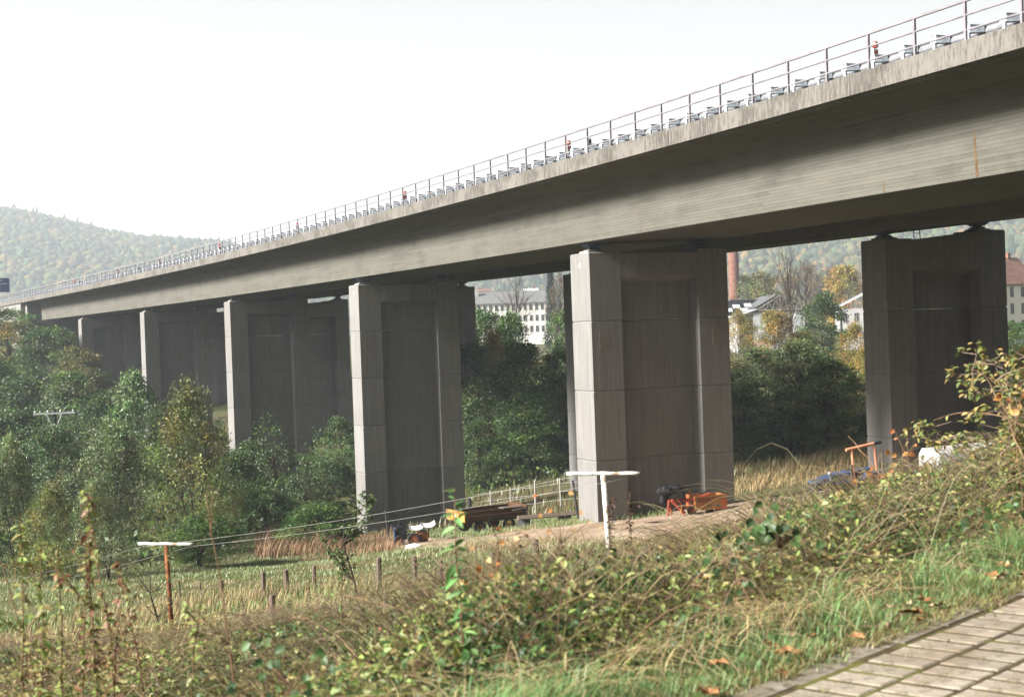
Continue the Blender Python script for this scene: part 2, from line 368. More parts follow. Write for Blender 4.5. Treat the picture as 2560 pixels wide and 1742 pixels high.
def ground_mat():
    m, n, l = newmat('meadow_ground'); p = principled(n, l, 1.0, 0.05)
    tc = n.new('ShaderNodeTexCoord')
    a = N(n, 'TexNoise', i_Scale=0.22, i_Detail=7.0, i_Roughness=0.6); l.new(tc.outputs['Object'], a.inputs['Vector'])
    b = N(n, 'TexNoise', i_Scale=3.0, i_Detail=8.0, i_Roughness=0.7); l.new(tc.outputs['Object'], b.inputs['Vector'])
    s = N(n, 'Math', operation='MULTIPLY_ADD'); l.new(b.outputs['Fac'], s.inputs[0]); s.inputs[1].default_value = 0.45; l.new(a.outputs['Fac'], s.inputs[2])
    r = ramp(n, [(0.55, (0.03, 0.042, 0.013)), (0.68, (0.06, 0.068, 0.025)), (0.80, (0.095, 0.08, 0.042)), (0.92, (0.06, 0.046, 0.028))]); l.new(s.outputs[0], r.inputs[0])
    l.new(r.outputs[0], p.inputs['Base Color'])
    bp = N(n, 'Bump'); bp.inputs['Distance'].default_value = 0.06; l.new(b.outputs['Fac'], bp.inputs['Height']); l.new(bp.outputs[0], p.inputs['Normal'])
    return m
def build_ground():
    rad = np.concatenate([[0.0], np.geomspace(1.2, 2000, 210)])
    na = 240
    an = np.concatenate([np.linspace(-26, 26, 160), np.linspace(26, 334, 82)[1:-1]]); na = len(an)
    A = np.radians(an)
    X = rad[:, None] * np.sin(A)[None, :]; Y = rad[:, None] * np.cos(A)[None, :]
    Z = ground(X, Y)
    V = np.stack([X, Y, Z], 2).reshape(-1, 3)
    i = np.arange(len(rad) - 1)[:, None]; j = np.arange(na)[None, :]; j2 = (j + 1) % na
    F = np.stack([i * na + j, (i + 1) * na + j, (i + 1) * na + j2, i * na + j2], 2).reshape(-1, 4)
    # centre ring collapses on one point: use triangles there
    tri = np.stack([np.zeros(na, int), na + np.arange(na), na + (np.arange(na) + 1) % na], 1)[:, [0, 2, 1]]
    F = F[na:][:, ::-1]
    o = npmesh('ground', V, [tri, F], None, ground_mat(), smooth=True)
    tag(o, kind='structure')
build_ground()

# dirt track and trodden soil in front of the piers
M_DIRT = noisy('bare_brown_soil', (0.22, 0.155, 0.105), (0.38, 0.285, 0.20), 1.1, 1.0, 0.05, detail=9.0, bump=0.03, c3=(0.42, 0.33, 0.245), scale3=0.35, stretch=(1, 1, 1))
def sheet(name, line, mat, lift=0.02, nw=9, ragged=0.35, sub=10):
    """strip of ground along (x, y, half width) stations"""
    rng = random.Random(5); pts = []
    for a, b in zip(line[:-1], line[1:]):
        for k in range(sub): pts.append([a[i] + (b[i] - a[i]) * k / sub for i in range(3)])
    pts.append(list(line[-1]))
    V = []; n = len(pts)
    for i, (x, y, w) in enumerate(pts):
        a = pts[max(i - 1, 0)]; b = pts[min(i + 1, n - 1)]; t = Vector((b[0] - a[0], b[1] - a[1])).normalized(); nx, ny = -t.y, t.x
        wl, wr = w + rng.uniform(-ragged, ragged), w + rng.uniform(-ragged, ragged)
        for k in range(nw):
            u = k / (nw - 1) * 2 - 1; ww = wr if u > 0 else wl; V.append((x + nx * u * ww, y + ny * u * ww))
    V = np.array(V); z = ground(V[:, 0], V[:, 1]) + lift
    edge = np.zeros((n, nw)); edge[:, 0] = edge[:, -1] = 1
    z = z - edge.ravel() * 0.06
    i = np.arange(n - 1)[:, None]; j = np.arange(nw - 1)[None, :]
    F = np.stack([i * nw + j, i * nw + j + 1, (i + 1) * nw + j + 1, (i + 1) * nw + j], 2).reshape(-1, 4)
    o = npmesh(name, np.column_stack([V, z]), F, None, mat, smooth=True); tag(o, kind='structure'); return o
sheet('dirt_track', [(*spot(900, 78), 1.2), (*spot(1050, 70), 3.2), (*spot(1250, 63), 4.8), (*spot(1420, 57.5), 4.4), (*spot(1650, 54.5), 6.2), (*spot(1850, 56), 7.2), (*spot(2100, 60), 6.0), (*spot(2500, 64), 5.0)], M_DIRT, 0.03)

# ---------------------------------------------------------------- viaduct
PHI0, KAP, K3 = -1.18702, -0.00093, 0.00651e-5
X00, Y00, GR = 6.19891, 48.8413, -0.0016
_S = np.arange(-300, 90.01, 0.5); _ph = PHI0 + KAP * _S + K3 * _S ** 3 / 6
_i0 = int(np.argmin(np.abs(_S)))
_cx = np.concatenate([[0], np.cumsum((np.cos(_ph)[1:] + np.cos(_ph)[:-1]) / 4)]); _cy = np.concatenate([[0], np.cumsum((np.sin(_ph)[1:] + np.sin(_ph)[:-1]) / 4)])
_cx += X00 - _cx[_i0]; _cy += Y00 - _cy[_i0]
def road(s, d, z=0.0):
    p = float(np.interp(s, _S, _ph)); x = float(np.interp(s, _S, _cx)); y = float(np.interp(s, _S, _cy))
    return Vector((x - d * math.sin(p), y + d * math.cos(p), z + EYE + GR * s))
def frame(s, d=0.0, z=0.0):
    """local x across the road (away from the viewer), y towards the far end, z up"""
    p = float(np.interp(s, _S, _ph)); o = road(s, d, z)
    return Matrix(((-math.sin(p), -math.cos(p), 0, o.x), (math.cos(p), -math.sin(p), 0, o.y), (0, 0, 1, o.z), (0, 0, 0, 1)))
def sweep(name, prof, s0, s1, mat, parent, step=2.0, smooth=False):
    n = max(2, int(round((s1 - s0) / step)) + 1); ss = np.linspace(s0, s1, n); m = len(prof)
    V = [road(s, d, z) for s in ss for d, z in prof]
    arc = [0]
    for a, b in zip(prof, prof[1:] + prof[:1]): arc.append(arc[-1] + math.hypot(b[0] - a[0], b[1] - a[1]))
    F, UV = [], []
    for i in range(n - 1):
        for k in range(m):
            k2 = (k + 1) % m
            F.append((i * m + k, i * m + k2, (i + 1) * m + k2, (i + 1) * m + k)); UV += [(ss[i], arc[k]), (ss[i], arc[k + 1]), (ss[i + 1], arc[k + 1]), (ss[i + 1], arc[k])]
    F += [tuple(range(m - 1, -1, -1)), tuple(range((n - 1) * m, n * m))]; UV += [(prof[k][0], prof[k][1]) for k in range(m - 1, -1, -1)] + [(prof[k][0], prof[k][1]) for k in range(m)]
    me = bpy.data.meshes.new(name); me.from_pydata(V, [], F); me.update()
    ul = me.uv_layers.new(name='UVMap'); ul.data.foreach_set('uv', np.array(UV, np.float32).ravel())
    me.materials.append(mat)
    return link(name, me, parent)
S5, LSP, TH, DP, WP = -13.286, 31.814, 1.853, 1.997, 6.63
S_END0, S_END1 = -164.0, 62.0
def cf(pr, c, d0): return [(d, z + c * (d - d0)) for d, z in pr]

def make_bridge(label, off, base, cross, wbox, mat, near=True, ol=0.0, orr=0.0):
    b = thing('road_bridge', label, 'bridge', road(S5, off + 5, 0))
    binv = b.matrix_basis.copy()
    b.location = (0, 0, 0)
    z0 = base
    pr = [(0.353 - ol, z0 + 2.53), (1.35, z0 + 2.20), (1.62, z0 + 2.05), (1.74, z0 + 1.85), (1.79, z0), (1.79 + wbox, z0), (1.84 + wbox, z0 + 1.85), (1.96 + wbox, z0 + 2.05), (2.23 + wbox, z0 + 2.20), (3.227 + wbox + orr, z0 + 2.53), (3.227 + wbox + orr, z0 + 2.95), (0.353 - ol, z0 + 2.95)]
    pr = [(d + off, z) for d, z in cf(pr, cross, 1.79)]
    sweep('box_girder', pr, S_END0, S_END1, mat, b)
    sweep('roadway', [(d + off, z) for d, z in cf([(0.353 - ol, z0 + 2.954), (3.227 + wbox + orr, z0 + 2.954), (3.227 + wbox + orr, z0 + 3.03), (0.353 - ol, z0 + 3.03)], cross, 1.79)], -260, S_END1, M_ASPH, b)
    n = 24 if near else 6
    ss = np.linspace(-190.0, S_END1, n + 1)
    for side in (0, 1):
        for k in range(n):
            g = 0.012
            if side == 0:
                e = [(-0.2856, z0 + 2.545), (-0.235, z0 + 2.53), (-0.16, z0 + 2.53), (-0.15, z0 + 2.56), (-0.10, z0 + 2.56), (-0.09, z0 + 2.53), (0.35, z0 + 2.53), (0.35, z0 + 3.115), (-0.25, z0 + 3.115), (-0.2856, z0 + 3.09)]
            else:
                e = [(3.23 + wbox + orr, z0 + 2.53), (3.5 + wbox + orr, z0 + 2.53), (3.5 + wbox + orr, z0 + 3.115), (3.23 + wbox + orr, z0 + 3.115)]
            if side == 0 and ol: e = [(d - ol, z) for d, z in e]
            sweep('edge_beam', [(d + off, z) for d, z in cf(e, cross, 1.79)], ss[k] + g, ss[k + 1] - g, M_EDGE, b)
    return b
BASE_N = 3.615
near_bridge = make_bridge('near grey concrete box girder viaduct with steel railing along its edge', 0.0, BASE_N, 0.02, 7.05, M_GIRD, True, 0.0, 2.0)
far_bridge = make_bridge('second grey viaduct deck running in shade behind the near one', 15.03, 3.98, 0.066, 7.25, M_FARG, False, 1.9, 0.6)
# rust-brown runs at old formwork joints on the near web
M_STAIN = noisy('rust_brown_run', (0.085, 0.05, 0.022), (0.14, 0.09, 0.042), 3.0, 0.95)
for s, za, zb, w in ((12.0, 0.02, 1.25, 0.12), (8.0, 0.02, 0.42, 0.05), (-7.3, 0.02, 1.6, 0.04), (-27.0, 0.02, 1.2, 0.04), (-37.0, 0.02, 1.5, 0.05), (-45.5, 0.02, 1.3, 0.04), (-70.0, 0.02, 1.5, 0.05)):
    m = MB(); d = lambda z: 1.79 - z * 0.027 - 0.003
    m.add([road(s, d(za), BASE_N + za), road(s + w, d(za), BASE_N + za), road(s + w * 0.5, d(zb), BASE_N + zb), road(s, d(zb), BASE_N + zb)], [(0, 1, 2, 3)])
    o = m.build('stain_run', M_STAIN, near_bridge)

# ---- piers
def lift_mesh(kind, h, w=WP, zs=None):
    """one cast lift of the H-shaped pier, origin at its outer lower edge; kind 'mid' or 'top'"""
    m = MB(); y0, y1 = -TH / 2, TH / 2; c = 0.034; a, b = 1.43 / 6.63 * w, 5.17 / 6.63 * w
    if kind == 'mid':
        m.cham((0, y0, 0), (a, y1, h), c); m.cham((b, y0, 0), (w, y1, h), c); m.cham((a - 0.01, y0 + 0.8, 0), (b + 0.01, y1 - 0.55, h), c)
    else:
        la, lb = zs      # levels of the two ends of the top
        m.cham((0, y0, 0), (a, y1, h + la), c); m.cham((b, y0, 0), (w, y1, h + lb), c)
        h2 = 1.83
        pr = [(y1 - 0.004, h2), (y1 - 0.004, h + la - 0.07), (y0 + 0.004, h + la - 0.07), (y0 + 0.004, h2), (y0 + 0.8, h2 - 0.2), (y0 + 0.8, 0.01), (y1 - 0.55, 0.01), (y1 - 0.55, h2 - 0.2)]
        p2 = [(y, z + (lb - la) * (1 if z > h else 0)) for y, z in pr]
        n = len(pr); x0, x1 = a - 0.01, b + 0.01
        m.add([(x0, y, z) for y, z in pr] + [(x1, y, z) for y, z in p2], [tuple(range(n)), tuple(range(2 * n - 1, n - 1, -1))] + [(i, n + i, n + (i + 1) % n, (i + 1) % n) for i in range(n)])
    me = m.mesh('concrete_lift'); me.materials.append(M_PIER); return me
LH = 2.93
JT = 0.34
me_mid = lift_mesh('mid', LH)
me_mid_f = lift_mesh('mid', LH, 6.9)
me_top_n = lift_mesh('top', 2.89, WP, (0.0, 0.13))
me_top_f = lift_mesh('top', 2.89, 6.9, (0.39, 0.76))
def text_mesh(body, size, mat, ext=0.004):
    cu = bpy.data.curves.new('lettering', 'FONT'); cu.body = body; cu.size = size; cu.extrude = ext; cu.align_x = 'CENTER'; cu.align_y = 'CENTER'
    t = bpy.data.objects.new('lettering', cu); COL.objects.link(t)
    bpy.context.view_layer.update()
    me = bpy.data.meshes.new_from_object(t.evaluated_get(bpy.context.evaluated_depsgraph_get()))
    bpy.data.objects.remove(t); me.materials.clear(); me.materials.append(mat); return me
def bearing_mb(x, z):
    m = MB()
    m.b2((x - 0.42, -0.42, z), (x + 0.42, 0.42, z + 0.09)); m.b2((x - 0.30, -0.30, z + 0.09), (x + 0.30, 0.30, z + 0.15))
    return m
def bearing_steel(x, z, top):
    m = MB(); m.b2((x - 0.24, -0.24, z + 0.15), (x + 0.24, 0.24, z + 0.21)); m.b2((x - 0.16, -0.16, z + 0.21), (x + 0.16, 0.16, z + 0.25)); m.b2((x - 0.27, -0.27, z + 0.25), (x + 0.27, 0.27, z + 0.31)); m.b2((x - 0.36, -0.36, z + 0.31), (x + 0.36, 0.36, top))
    return m
def make_pier(k, far, label, number=None, ladder=False):
    off = 17.03 if far else DP; w = 6.9 if far else WP
    s = S5 + (k - 5) * LSP
    dz = -GR * s + (0.02 if not far else 0.0) * 0        # the road gradient is undone so that lifts sit at level joints
    p = road(s, off, 0); gb = min(gz(p.x, p.y), gz(*road(s, off + w)[:2])) - EYE
    Mx = frame(s, off, 0); Mx.translation.z = EYE
    b = thing('bridge_pier', label, 'bridge pier', group='piers of the far viaduct' if far else 'piers of the near viaduct')
    b.matrix_basis = Mx
    topz = JT + 2.89; soff = (3.98 + 0.066 * 0.25 if far else BASE_N) + GR * s
    if not far:
        topz_w = soff - 0.42
    ex = (soff - 0.42) - topz if not far else (soff - 0.36) - (topz + 0.39)
    t = link('concrete_lift', (me_top_f if far else me_top_n), b, Matrix.Translation((0, 0, JT + ex)))
    z = JT + ex
    while z > gb - 0.6:
        z -= LH
        link('concrete_lift', me_mid_f if far else me_mid, b, Matrix.Translation((0, 0, z)))
    zt = JT + ex + 2.89
    cross = 0.066 if far else 0.02
    for x, lv in ((0.62, 0.39 if far else 0.0), (w - 0.85, 0.76 if far else 0.13)):
        zz = zt + lv
        top = soff + cross * (x + 0.2) + 0.01
        bearing_mb(x, zz).build('bearing_plinth', M_PLATE, b)
        bearing_steel(x, zz, top).build('bearing', M_BEAR, b)
    for x in (0.35, w - 0.85):
        m = MB(); m.b2((x, -TH / 2 - 0.012, -0.86), (x + 0.46, -TH / 2 + 0.01, -0.13)); m.build('cover_plate', M_PATCH, b)
    if number:
        me = text_mesh(number, 0.30, M_WHITE2)
        o = link('lettering', me, b); o.matrix_basis = Matrix(((0, 0, -1, -0.006), (-1, 0, 0, 0.0), (0, 1, 0, zt - 0.5), (0, 0, 0, 1)))
    if ladder:
        l = MB(); x = 2.82
        zb, zc = zt + 0.45, soff + cross * 3.1 + 0.05
        l.tube([(x, 0.6, zb - 0.1), (x - 0.06, 0.6, zc)], 0.022, 6); l.tube([(x + 0.36, 0.6, zb - 0.1), (x + 0.30, 0.6, zc)], 0.022, 6); l.tube([(x - 0.03, 0.6, (zb + zc) / 2), (x + 0.33, 0.6, (zb + zc) / 2)], 0.018, 6)
        l.build('ladder', M_BLACK, b)
    return b
NP = {1: 'slim distant pier of the near viaduct, first from the abutment above the left trees', 2: 'near viaduct pier rising behind the light leafed alder, second from the abutment',
      3: 'near viaduct pier with its foot hidden behind the olive willow', 4: 'tall near viaduct pier with number plate beside the yellow tipper trailer', 5: 'largest bright faced pier standing behind the white clothesline pole', 6: 'unseen next pier of the near viaduct beyond the right bank, added for its shade', 7: 'unseen last near viaduct pier on the right hillside, added for its shade'}
FPL = {1: 'shaded far viaduct pier seen in the gap right of the second near pier', 2: 'shaded far viaduct pier half hidden behind the near pier with its foot in the willow', 3: 'shaded far viaduct pier edge showing right of the tall near pier by the trailer', 4: 'dark strip of far viaduct pier left of the largest near pier',
       5: 'dark far viaduct pier with a ladder on its top, behind the right bank shrubs', 6: 'unseen next pier of the far viaduct outside the right edge, added for its shade', 7: 'unseen last far viaduct pier on the right hillside, added for its shade'}
for k in range(1, 8): make_pier(k, False, NP[k], {5: '8', 4: '4'}.get(k))
for k in range(1, 8): make_pier(k, True, FPL[k], None, k == 5)  # last two piers of each row are out of view, added to block light

# ---- abutment at the far left end
ab = thing('bridge_abutment', 'concrete abutment with pale end wall under the far left end of the viaduct', 'abutment')
Mab = frame(-166.0, 0.0, 0.0)
m = MB(); m.b2((1.2, -1.2, -8), (10.2, 1.4, 3.0)); m.build('bearing_bench', M_PIER, ab, M=Mab)
m = MB(); m.b2((0.5, 1.45, -8), (27.0, 2.9, 6.1)); m.build('back_wall', M_PIER, ab, M=Mab)
m = MB(); m.b2((-0.1, 2.92, -6), (0.9, 28.0, 6.15)); m.build('wing_wall', M_PIER, ab, M=Mab)
m = MB(); m.b2((-0.4, 27.2, -6), (1.3, 28.5, 6.15)); m.build('end_pillar', M_PLATE, ab, M=Mab)

# ---- railing (posts every 2 m) and guardrail
rl = thing('bridge_railing', 'grey steel pipe railing on the edge of the near viaduct', 'railing')
ZF = BASE_N + 3.115 - 0.035
m = MB(); m.b2((-0.03, -0.035, -0.02), (0.03, 0.035, 1.02)); m.b2((-0.06, -0.06, -0.005), (0.06, 0.06, 0.012))
post0 = m.build('post', M_RAIL, rl, M=frame(0, 0.0, ZF))
for i in range(-98, 30):
    if i: copy_obj(post0, rl, frame(2.0 * i, 0.0, ZF))
def pipe(name, d, z, r, s0, s1, mat, parent, n=6, step=2.0):
    k = int((s1 - s0) / step) + 1
    return MB().tube([road(s, d, z) for s in np.linspace(s0, s1, k)], r, n).build(name, mat, parent, smooth=True)
sweep('hand_rail', [(-0.04, ZF + 0.985), (0.04, ZF + 0.985), (0.04, ZF + 1.045), (-0.04, ZF + 1.045)], -196, 58, M_RAIL, rl)
pipe('rail', 0.0, ZF + 0.66, 0.026, -196, 58, M_RAIL, rl)
pipe('rail', 0.0, ZF + 0.29, 0.026, -196, 58, M_RAIL, rl)
gd = thing('guardrail', 'zinc crash barrier with box spacers behind the railing of the near viaduct', 'guardrail')
m = MB(); m.b2((-0.03, -0.05, -0.12), (0.03, 0.05, 0.58)); gp = m.build('guard_post', M_GUARD, gd, M=frame(0, 0.62, ZF))
m = MB(); m.prism([(-0.04, -0.11, 0.38), (0.36, -0.17, 0.40), (0.36, -0.17, 0.58), (-0.04, -0.11, 0.56)], (0, 0.24, 0)); m.b2((-0.06, -0.15, 0.568), (0.40, 0.15, 0.582)); gs = m.build('spacer', M_GUARD, gd, M=frame(0, 0.62, ZF))
for i in range(-146, 44):
    if i: copy_obj(gp, gd, frame(1.333 * i, 0.62, ZF)); copy_obj(gs, gd, frame(1.333 * i, 0.62, ZF))
sweep('guard_beam', [(1.00, ZF + 0.28), (1.06, ZF + 0.32), (1.00, ZF + 0.40), (1.00, ZF + 0.46), (1.06, ZF + 0.53), (1.00, ZF + 0.59), (1.015, ZF + 0.59), (1.075, ZF + 0.53), (1.015, ZF + 0.46), (1.015, ZF + 0.40), (1.075, ZF + 0.32), (1.015, ZF + 0.28)], -195, 57, M_GALV, gd)

# ---- warning beacons and delineator posts on the roadway
def beacon(s, label, d=1.45):
    b = thing('warning_beacon', label, 'traffic beacon', group='warning beacons on the viaduct')
    b.matrix_basis = frame(s, d, ZF - 0.04) @ Matrix.Rotation(0.5, 4, 'Z')
    m = MB(); m.b2((-0.14, -0.015, 0.22), (0.14, 0.015, 1.02)); bd = m.build('board', M_WHITE2, b)
    st = MB()
    for k in range(4):
        z = 0.22 + k * 0.2
        for y in (-0.017, 0.015): st.prism([(-0.14, y, z), (0.14, y, z + 0.1), (0.14, y, z + 0.2), (-0.14, y, z + 0.1)], (0, 0.002, 0))
    st.build('stripe', M_RED, bd)
    MB().b2((-0.2, -0.3, 0.0), (0.2, 0.3, 0.08)).build('foot', M_BLACK, b); MB().b2((-0.02, -0.04, 0.08), (0.02, 0.04, 0.22)).build('stem', M_BLACK, b)
    m = MB(); m.tube([(0, -0.05, 1.14), (0, 0.05, 1.14)], 0.10, 14); lm = m.build('lamp', M_LAMP, b)
    MB().tube([(0, -0.06, 1.14), (0, 0.06, 1.14)], 0.03, 8).build('lens_hub', M_WHITE2, lm)
    return b
for s, lb in ((8.3, 'red and white warning beacon with round lamp, nearest one on the viaduct'), (-12.8, 'red warning beacon on the viaduct above the largest pier'), (-33.7, 'red lamp warning beacon on the viaduct between the two tallest piers'),
              (-55.0, 'small red warning beacon on the viaduct left of the tall pier by the trailer'), (-76.4, 'tiny red beacon on the viaduct where the hill meets the railing'), (-98.0, 'tiny red beacon on the viaduct in front of the left hill'), (-116.4, 'farther red dot beacon on the viaduct in front of the left hill'), (-140.0, 'last red beacon on the viaduct near the blue road sign')):
    beacon(s, lb)
def delineator(s, label):
    b = thing('delineator_post', label, 'road post', group='delineator posts on the viaduct')
    b.matrix_basis = frame(s, 1.25, ZF - 0.04)
    m = MB(); m.prism([(-0.06, -0.05, 0), (0.06, -0.05, 0), (0, 0.06, 0)], (0, 0, 1.0)); m.build('body', M_WHITE2, b)
    m = MB(); m.prism([(-0.062, -0.052, 0), (0.062, -0.052, 0), (0, 0.062, 0)], (0, 0, 0.26)); o = m.build('black_band', M_BLACK, b); o.location = (0, 0, 0.68)
for s, lb in ((-10.4, 'black banded white road post on the viaduct right of a red beacon'), (-106.0, 'white road post with black band on the far part of the viaduct'), (-136.0, 'farthest white road post with black band on the viaduct')):
    delineator(s, lb)

# ---- blue direction sign at the far left
sg = thing('direction_sign', 'blue motorway direction sign with white lettering at the far left end of the viaduct', 'road sign')
sg.matrix_basis = frame(-215.0, 3.9, 8.1)
MB().b2((-1.9, -0.04, 1.2), (1.9, 0.04, 3.6)).build('panel', M_BLUE, sg)
m = MB()
for a, b in (((-1.9, -0.05, 3.54), (1.9, -0.042, 3.6)), ((-1.9, -0.05, 1.2), (1.9, -0.042, 1.26)), ((-1.9, -0.05, 1.2), (-1.84, -0.042, 3.6)), ((1.84, -0.05, 1.2), (1.9, -0.042, 3.6))): m.b2(a, b)
m.build('border', M_WHITE2, sg)
FRONT = lambda x, y, z: Matrix(((1, 0, 0, x), (0, 0, -1, y), (0, 1, 0, z), (0, 0, 0, 1)))
link('lettering', text_mesh('weiler', 0.55, M_WHITE2), sg, FRONT(0.15, -0.046, 3.22))
link('lettering', text_mesh('nghausen', 0.5, M_WHITE2), sg, FRONT(0.55, -0.046, 2.66))
m = MB(); m.prism([(-0.6, -0.05, 1.35), (0.05, -0.05, 1.85), (-0.05, -0.05, 2.0), (0.35, -0.05, 2.02), (0.25, -0.05, 1.65), (0.15, -0.05, 1.75), (-0.45, -0.05, 1.3)], (0, 0.006, 0)); m.build('arrow', M_WHITE2, sg)
for x in (-1.2, 1.2): MB().tube([(x, 0.08, -4.6), (x, 0.08, 3.5)], 0.06, 8).build('post', M_GALV, sg)

# ---------------------------------------------------------------- numpy scatter helpers
def vnoise(x, y, sc, seed=0):
    x = np.asarray(x) / sc; y = np.asarray(y) / sc
    xi = np.floor(x).astype(np.int64); yi = np.floor(y).astype(np.int64); fx = x - xi; fy = y - yi
    fx = fx * fx * (3 - 2 * fx); fy = fy * fy * (3 - 2 * fy)
    def h(a, b):
        v = (a * 374761393 + b * 668265263 + seed * 974711) & 0x7fffffff
        v = ((v ^ (v >> 13)) * 1274126177) & 0x7fffffff
        return ((v ^ (v >> 16)) & 0xffff) / 65535.0
    return (h(xi, yi) * (1 - fx) + h(xi + 1, yi) * fx) * (1 - fy) + (h(xi, yi + 1) * (1 - fx) + h(xi + 1, yi + 1) * fx) * fy
def unit(v): return v / np.maximum(np.linalg.norm(v, axis=-1, keepdims=True), 1e-9)
def pick(rng, pal, n, jit=0.18, k=0.82):
    pal = np.array(pal, float) * k; c = pal[rng.integers(0, len(pal), n)]
    c = c * (1 + rng.normal(0, jit, (n, 1))) * (1 + rng.normal(0, jit * 0.35, (n, 3)))
    return np.clip(c, 0.004, 0.9)
class Buf:
    """accumulates numpy geometry"""
    def __init__(s): s.V, s.T, s.Q, s.C, s.n = [], [], [], [], 0
    def put(s, V, col, T=None, Q=None):
        if T is not None and len(T): s.T.append(T + s.n)
        if Q is not None and len(Q): s.Q.append(Q + s.n)
        s.V.append(V); s.C.append(col); s.n += len(V)
    def build(s, name, mat, parent=None, smooth=False):
        F = []
        if s.T: F.append(np.concatenate(s.T))
        if s.Q: F.append(np.concatenate(s.Q))
        return npmesh(name, np.concatenate(s.V), F, np.concatenate(s.C), mat, parent, smooth)
def cards(b, P, D, Nn, L, W, col):
    """diamond leaves"""
    n = len(P); Sd = unit(np.cross(D, Nn)); L = L[:, None]; W = W[:, None]
    V = np.stack([P, P + D * L * 0.5 + Sd * W * 0.5, P + D * L, P + D * L * 0.5 - Sd * W * 0.5], 1).reshape(-1, 3)
    Q = (np.arange(n) * 4)[:, None] + np.array([0, 1, 2, 3])[None]
    b.put(V, np.repeat(col, 4, 0), Q=Q)
def folded(b, P, D, Nn, L, W, col, fold=0.22):
    """pointed leaves folded along the midrib, 7 points each"""
    n = len(P); Sd = unit(np.cross(D, Nn)); L = L[:, None]; W = W[:, None]
    mid1 = P + D * L * 0.34; mid2 = P + D * L * 0.68 - Nn * L * 0.04; tip = P + D * L - Nn * L * 0.12
    lift = Nn * W * fold
    V = np.stack([P, mid1 + Sd * W * 0.5 + lift, mid2 + Sd * W * 0.36 + lift * 0.8, tip, mid2 - Sd * W * 0.36 + lift * 0.8, mid1 - Sd * W * 0.5 + lift, mid1, mid2], 1).reshape(-1, 3)
    o = (np.arange(n) * 8)[:, None]
    T = np.concatenate([o + np.array([a])[...] for a in ([0, 1, 6], [0, 6, 5], [3, 7, 2], [3, 4, 7])])
    Q = np.concatenate([o + np.array([a]) for a in ([1, 2, 7, 6], [6, 7, 4, 5])])
    b.put(V, np.repeat(col, 8, 0), T=T, Q=Q)
def ribbons(b, P, dirh, H, lean, W, c0, c1, K=3, droop=0.0):
    """blades from P rising H, bending towards horizontal dirh by lean*H"""
    n = len(P); t = np.linspace(0, 1, K + 1)
    Sd = np.stack([-dirh[:, 1], dirh[:, 0], np.zeros(n)], 1)
    dh = np.concatenate([dirh, np.zeros((n, 1))], 1)
    pts = P[:, None, :] + dh[:, None, :] * (lean * H)[:, None, None] * (t ** 1.8)[None, :, None]
    pts[:, :, 2] += H[:, None] * (t[None, :] - (droop * t ** 3)[None, :])
    w = (1 - t[:-1]) ** 0.6
    Lf = pts[:, :-1] + Sd[:, None, :] * (W[:, None] * w[None])[:, :, None] * 0.5
    Rg = pts[:, :-1] - Sd[:, None, :] * (W[:, None] * w[None])[:, :, None] * 0.5
    V = np.concatenate([Lf, Rg, pts[:, -1:]], 1)
    col = np.concatenate([c0[:, None] + (c1 - c0)[:, None] * t[None, :-1, None]] * 2 + [c1[:, None]], 1)
    m = 2 * K + 1; o = (np.arange(n) * m)[:, None]
    Q = [o + np.array([[i, K + i, K + i + 1, i + 1]]) for i in range(K - 1)]
    T = o + np.array([[K - 1, 2 * K - 1, 2 * K]])
    b.put(V.reshape(-1, 3), np.clip(col.reshape(-1, 3), 0.004, 0.95), T=T, Q=np.concatenate(Q) if Q else None)
def strands(b, PT, rad, col):
    """three-sided stems through PT (n,K,3) with radii (n,K)"""
    n, K, _ = PT.shape
    t = unit(np.gradient(PT, axis=1)); ref = np.zeros_like(t); ref[..., 0] = 0.3; ref[..., 1] = 1.0; ref[..., 2] = 0.15
    u = unit(np.cross(t, ref)); w = np.cross(t, u)
    V = np.stack([PT + (u * math.cos(a) + w * math.sin(a)) * rad[..., None] for a in (0, 2.0944, 4.1888)], 2)
    o = (np.arange(n) * K * 3)[:, None, None]; k = (np.arange(K - 1) * 3)[None, :, None]
    Q = np.concatenate([(o + k + np.array([[[a, (a + 1) % 3, 3 + (a + 1) % 3, 3 + a]]])).reshape(-1, 4) for a in range(3)])
    b.put(V.reshape(-1, 3), np.repeat(col, K * 3, 0), Q=Q)
def rdir(rng, n):
    v = rng.normal(0, 1, (n, 3)); return unit(v)

# ---------------------------------------------------------------- hills
def hill(name, ridge, d0, dr, seed):
    """wooded valley side: foot at distance d0, ridge line given as (bearing column, row height in metres) at distance dr"""
    cols = np.linspace(ridge[0][0], ridge[-1][0], 90); rh = np.interp(cols, [r[0] for r in ridge], [r[1] for r in ridge])
    ts = np.linspace(-0.05, 1.16, 26); V = np.zeros((len(ts), len(cols), 3))
    for i, t in enumerate(ts):
        d = d0 + (dr - d0) * t
        x = (cols - 1280) / FOCAL * d
        prof = math.sin(min(max(t, 0), 1) * math.pi / 2) if t <= 1 else 1 - 0.12 * (t - 1)
        V[i, :, 0] = x; V[i, :, 1] = d
        V[i, :, 2] = EYE - 6 + (rh + 6) * prof + 7 * (vnoise(x, np.full_like(x, d), 90, seed) - 0.5) * min(max(t, 0), 1) * (0.4 if t > 0.9 else 1.0)
    n, m = len(ts), len(cols); i = np.arange(n - 1)[:, None]; j = np.arange(m - 1)[None]
    F = np.stack([i * m + j, i * m + j + 1, (i + 1) * m + j + 1, (i + 1) * m + j], 2).reshape(-1, 4)
    o = npmesh(name, V.reshape(-1, 3), F, None, noisy('hill_ground_' + name, (0.03, 0.04, 0.015), (0.06, 0.06, 0.025), 0.05, 1.0, 0.0), smooth=True)
    tag(o, kind='structure'); return V
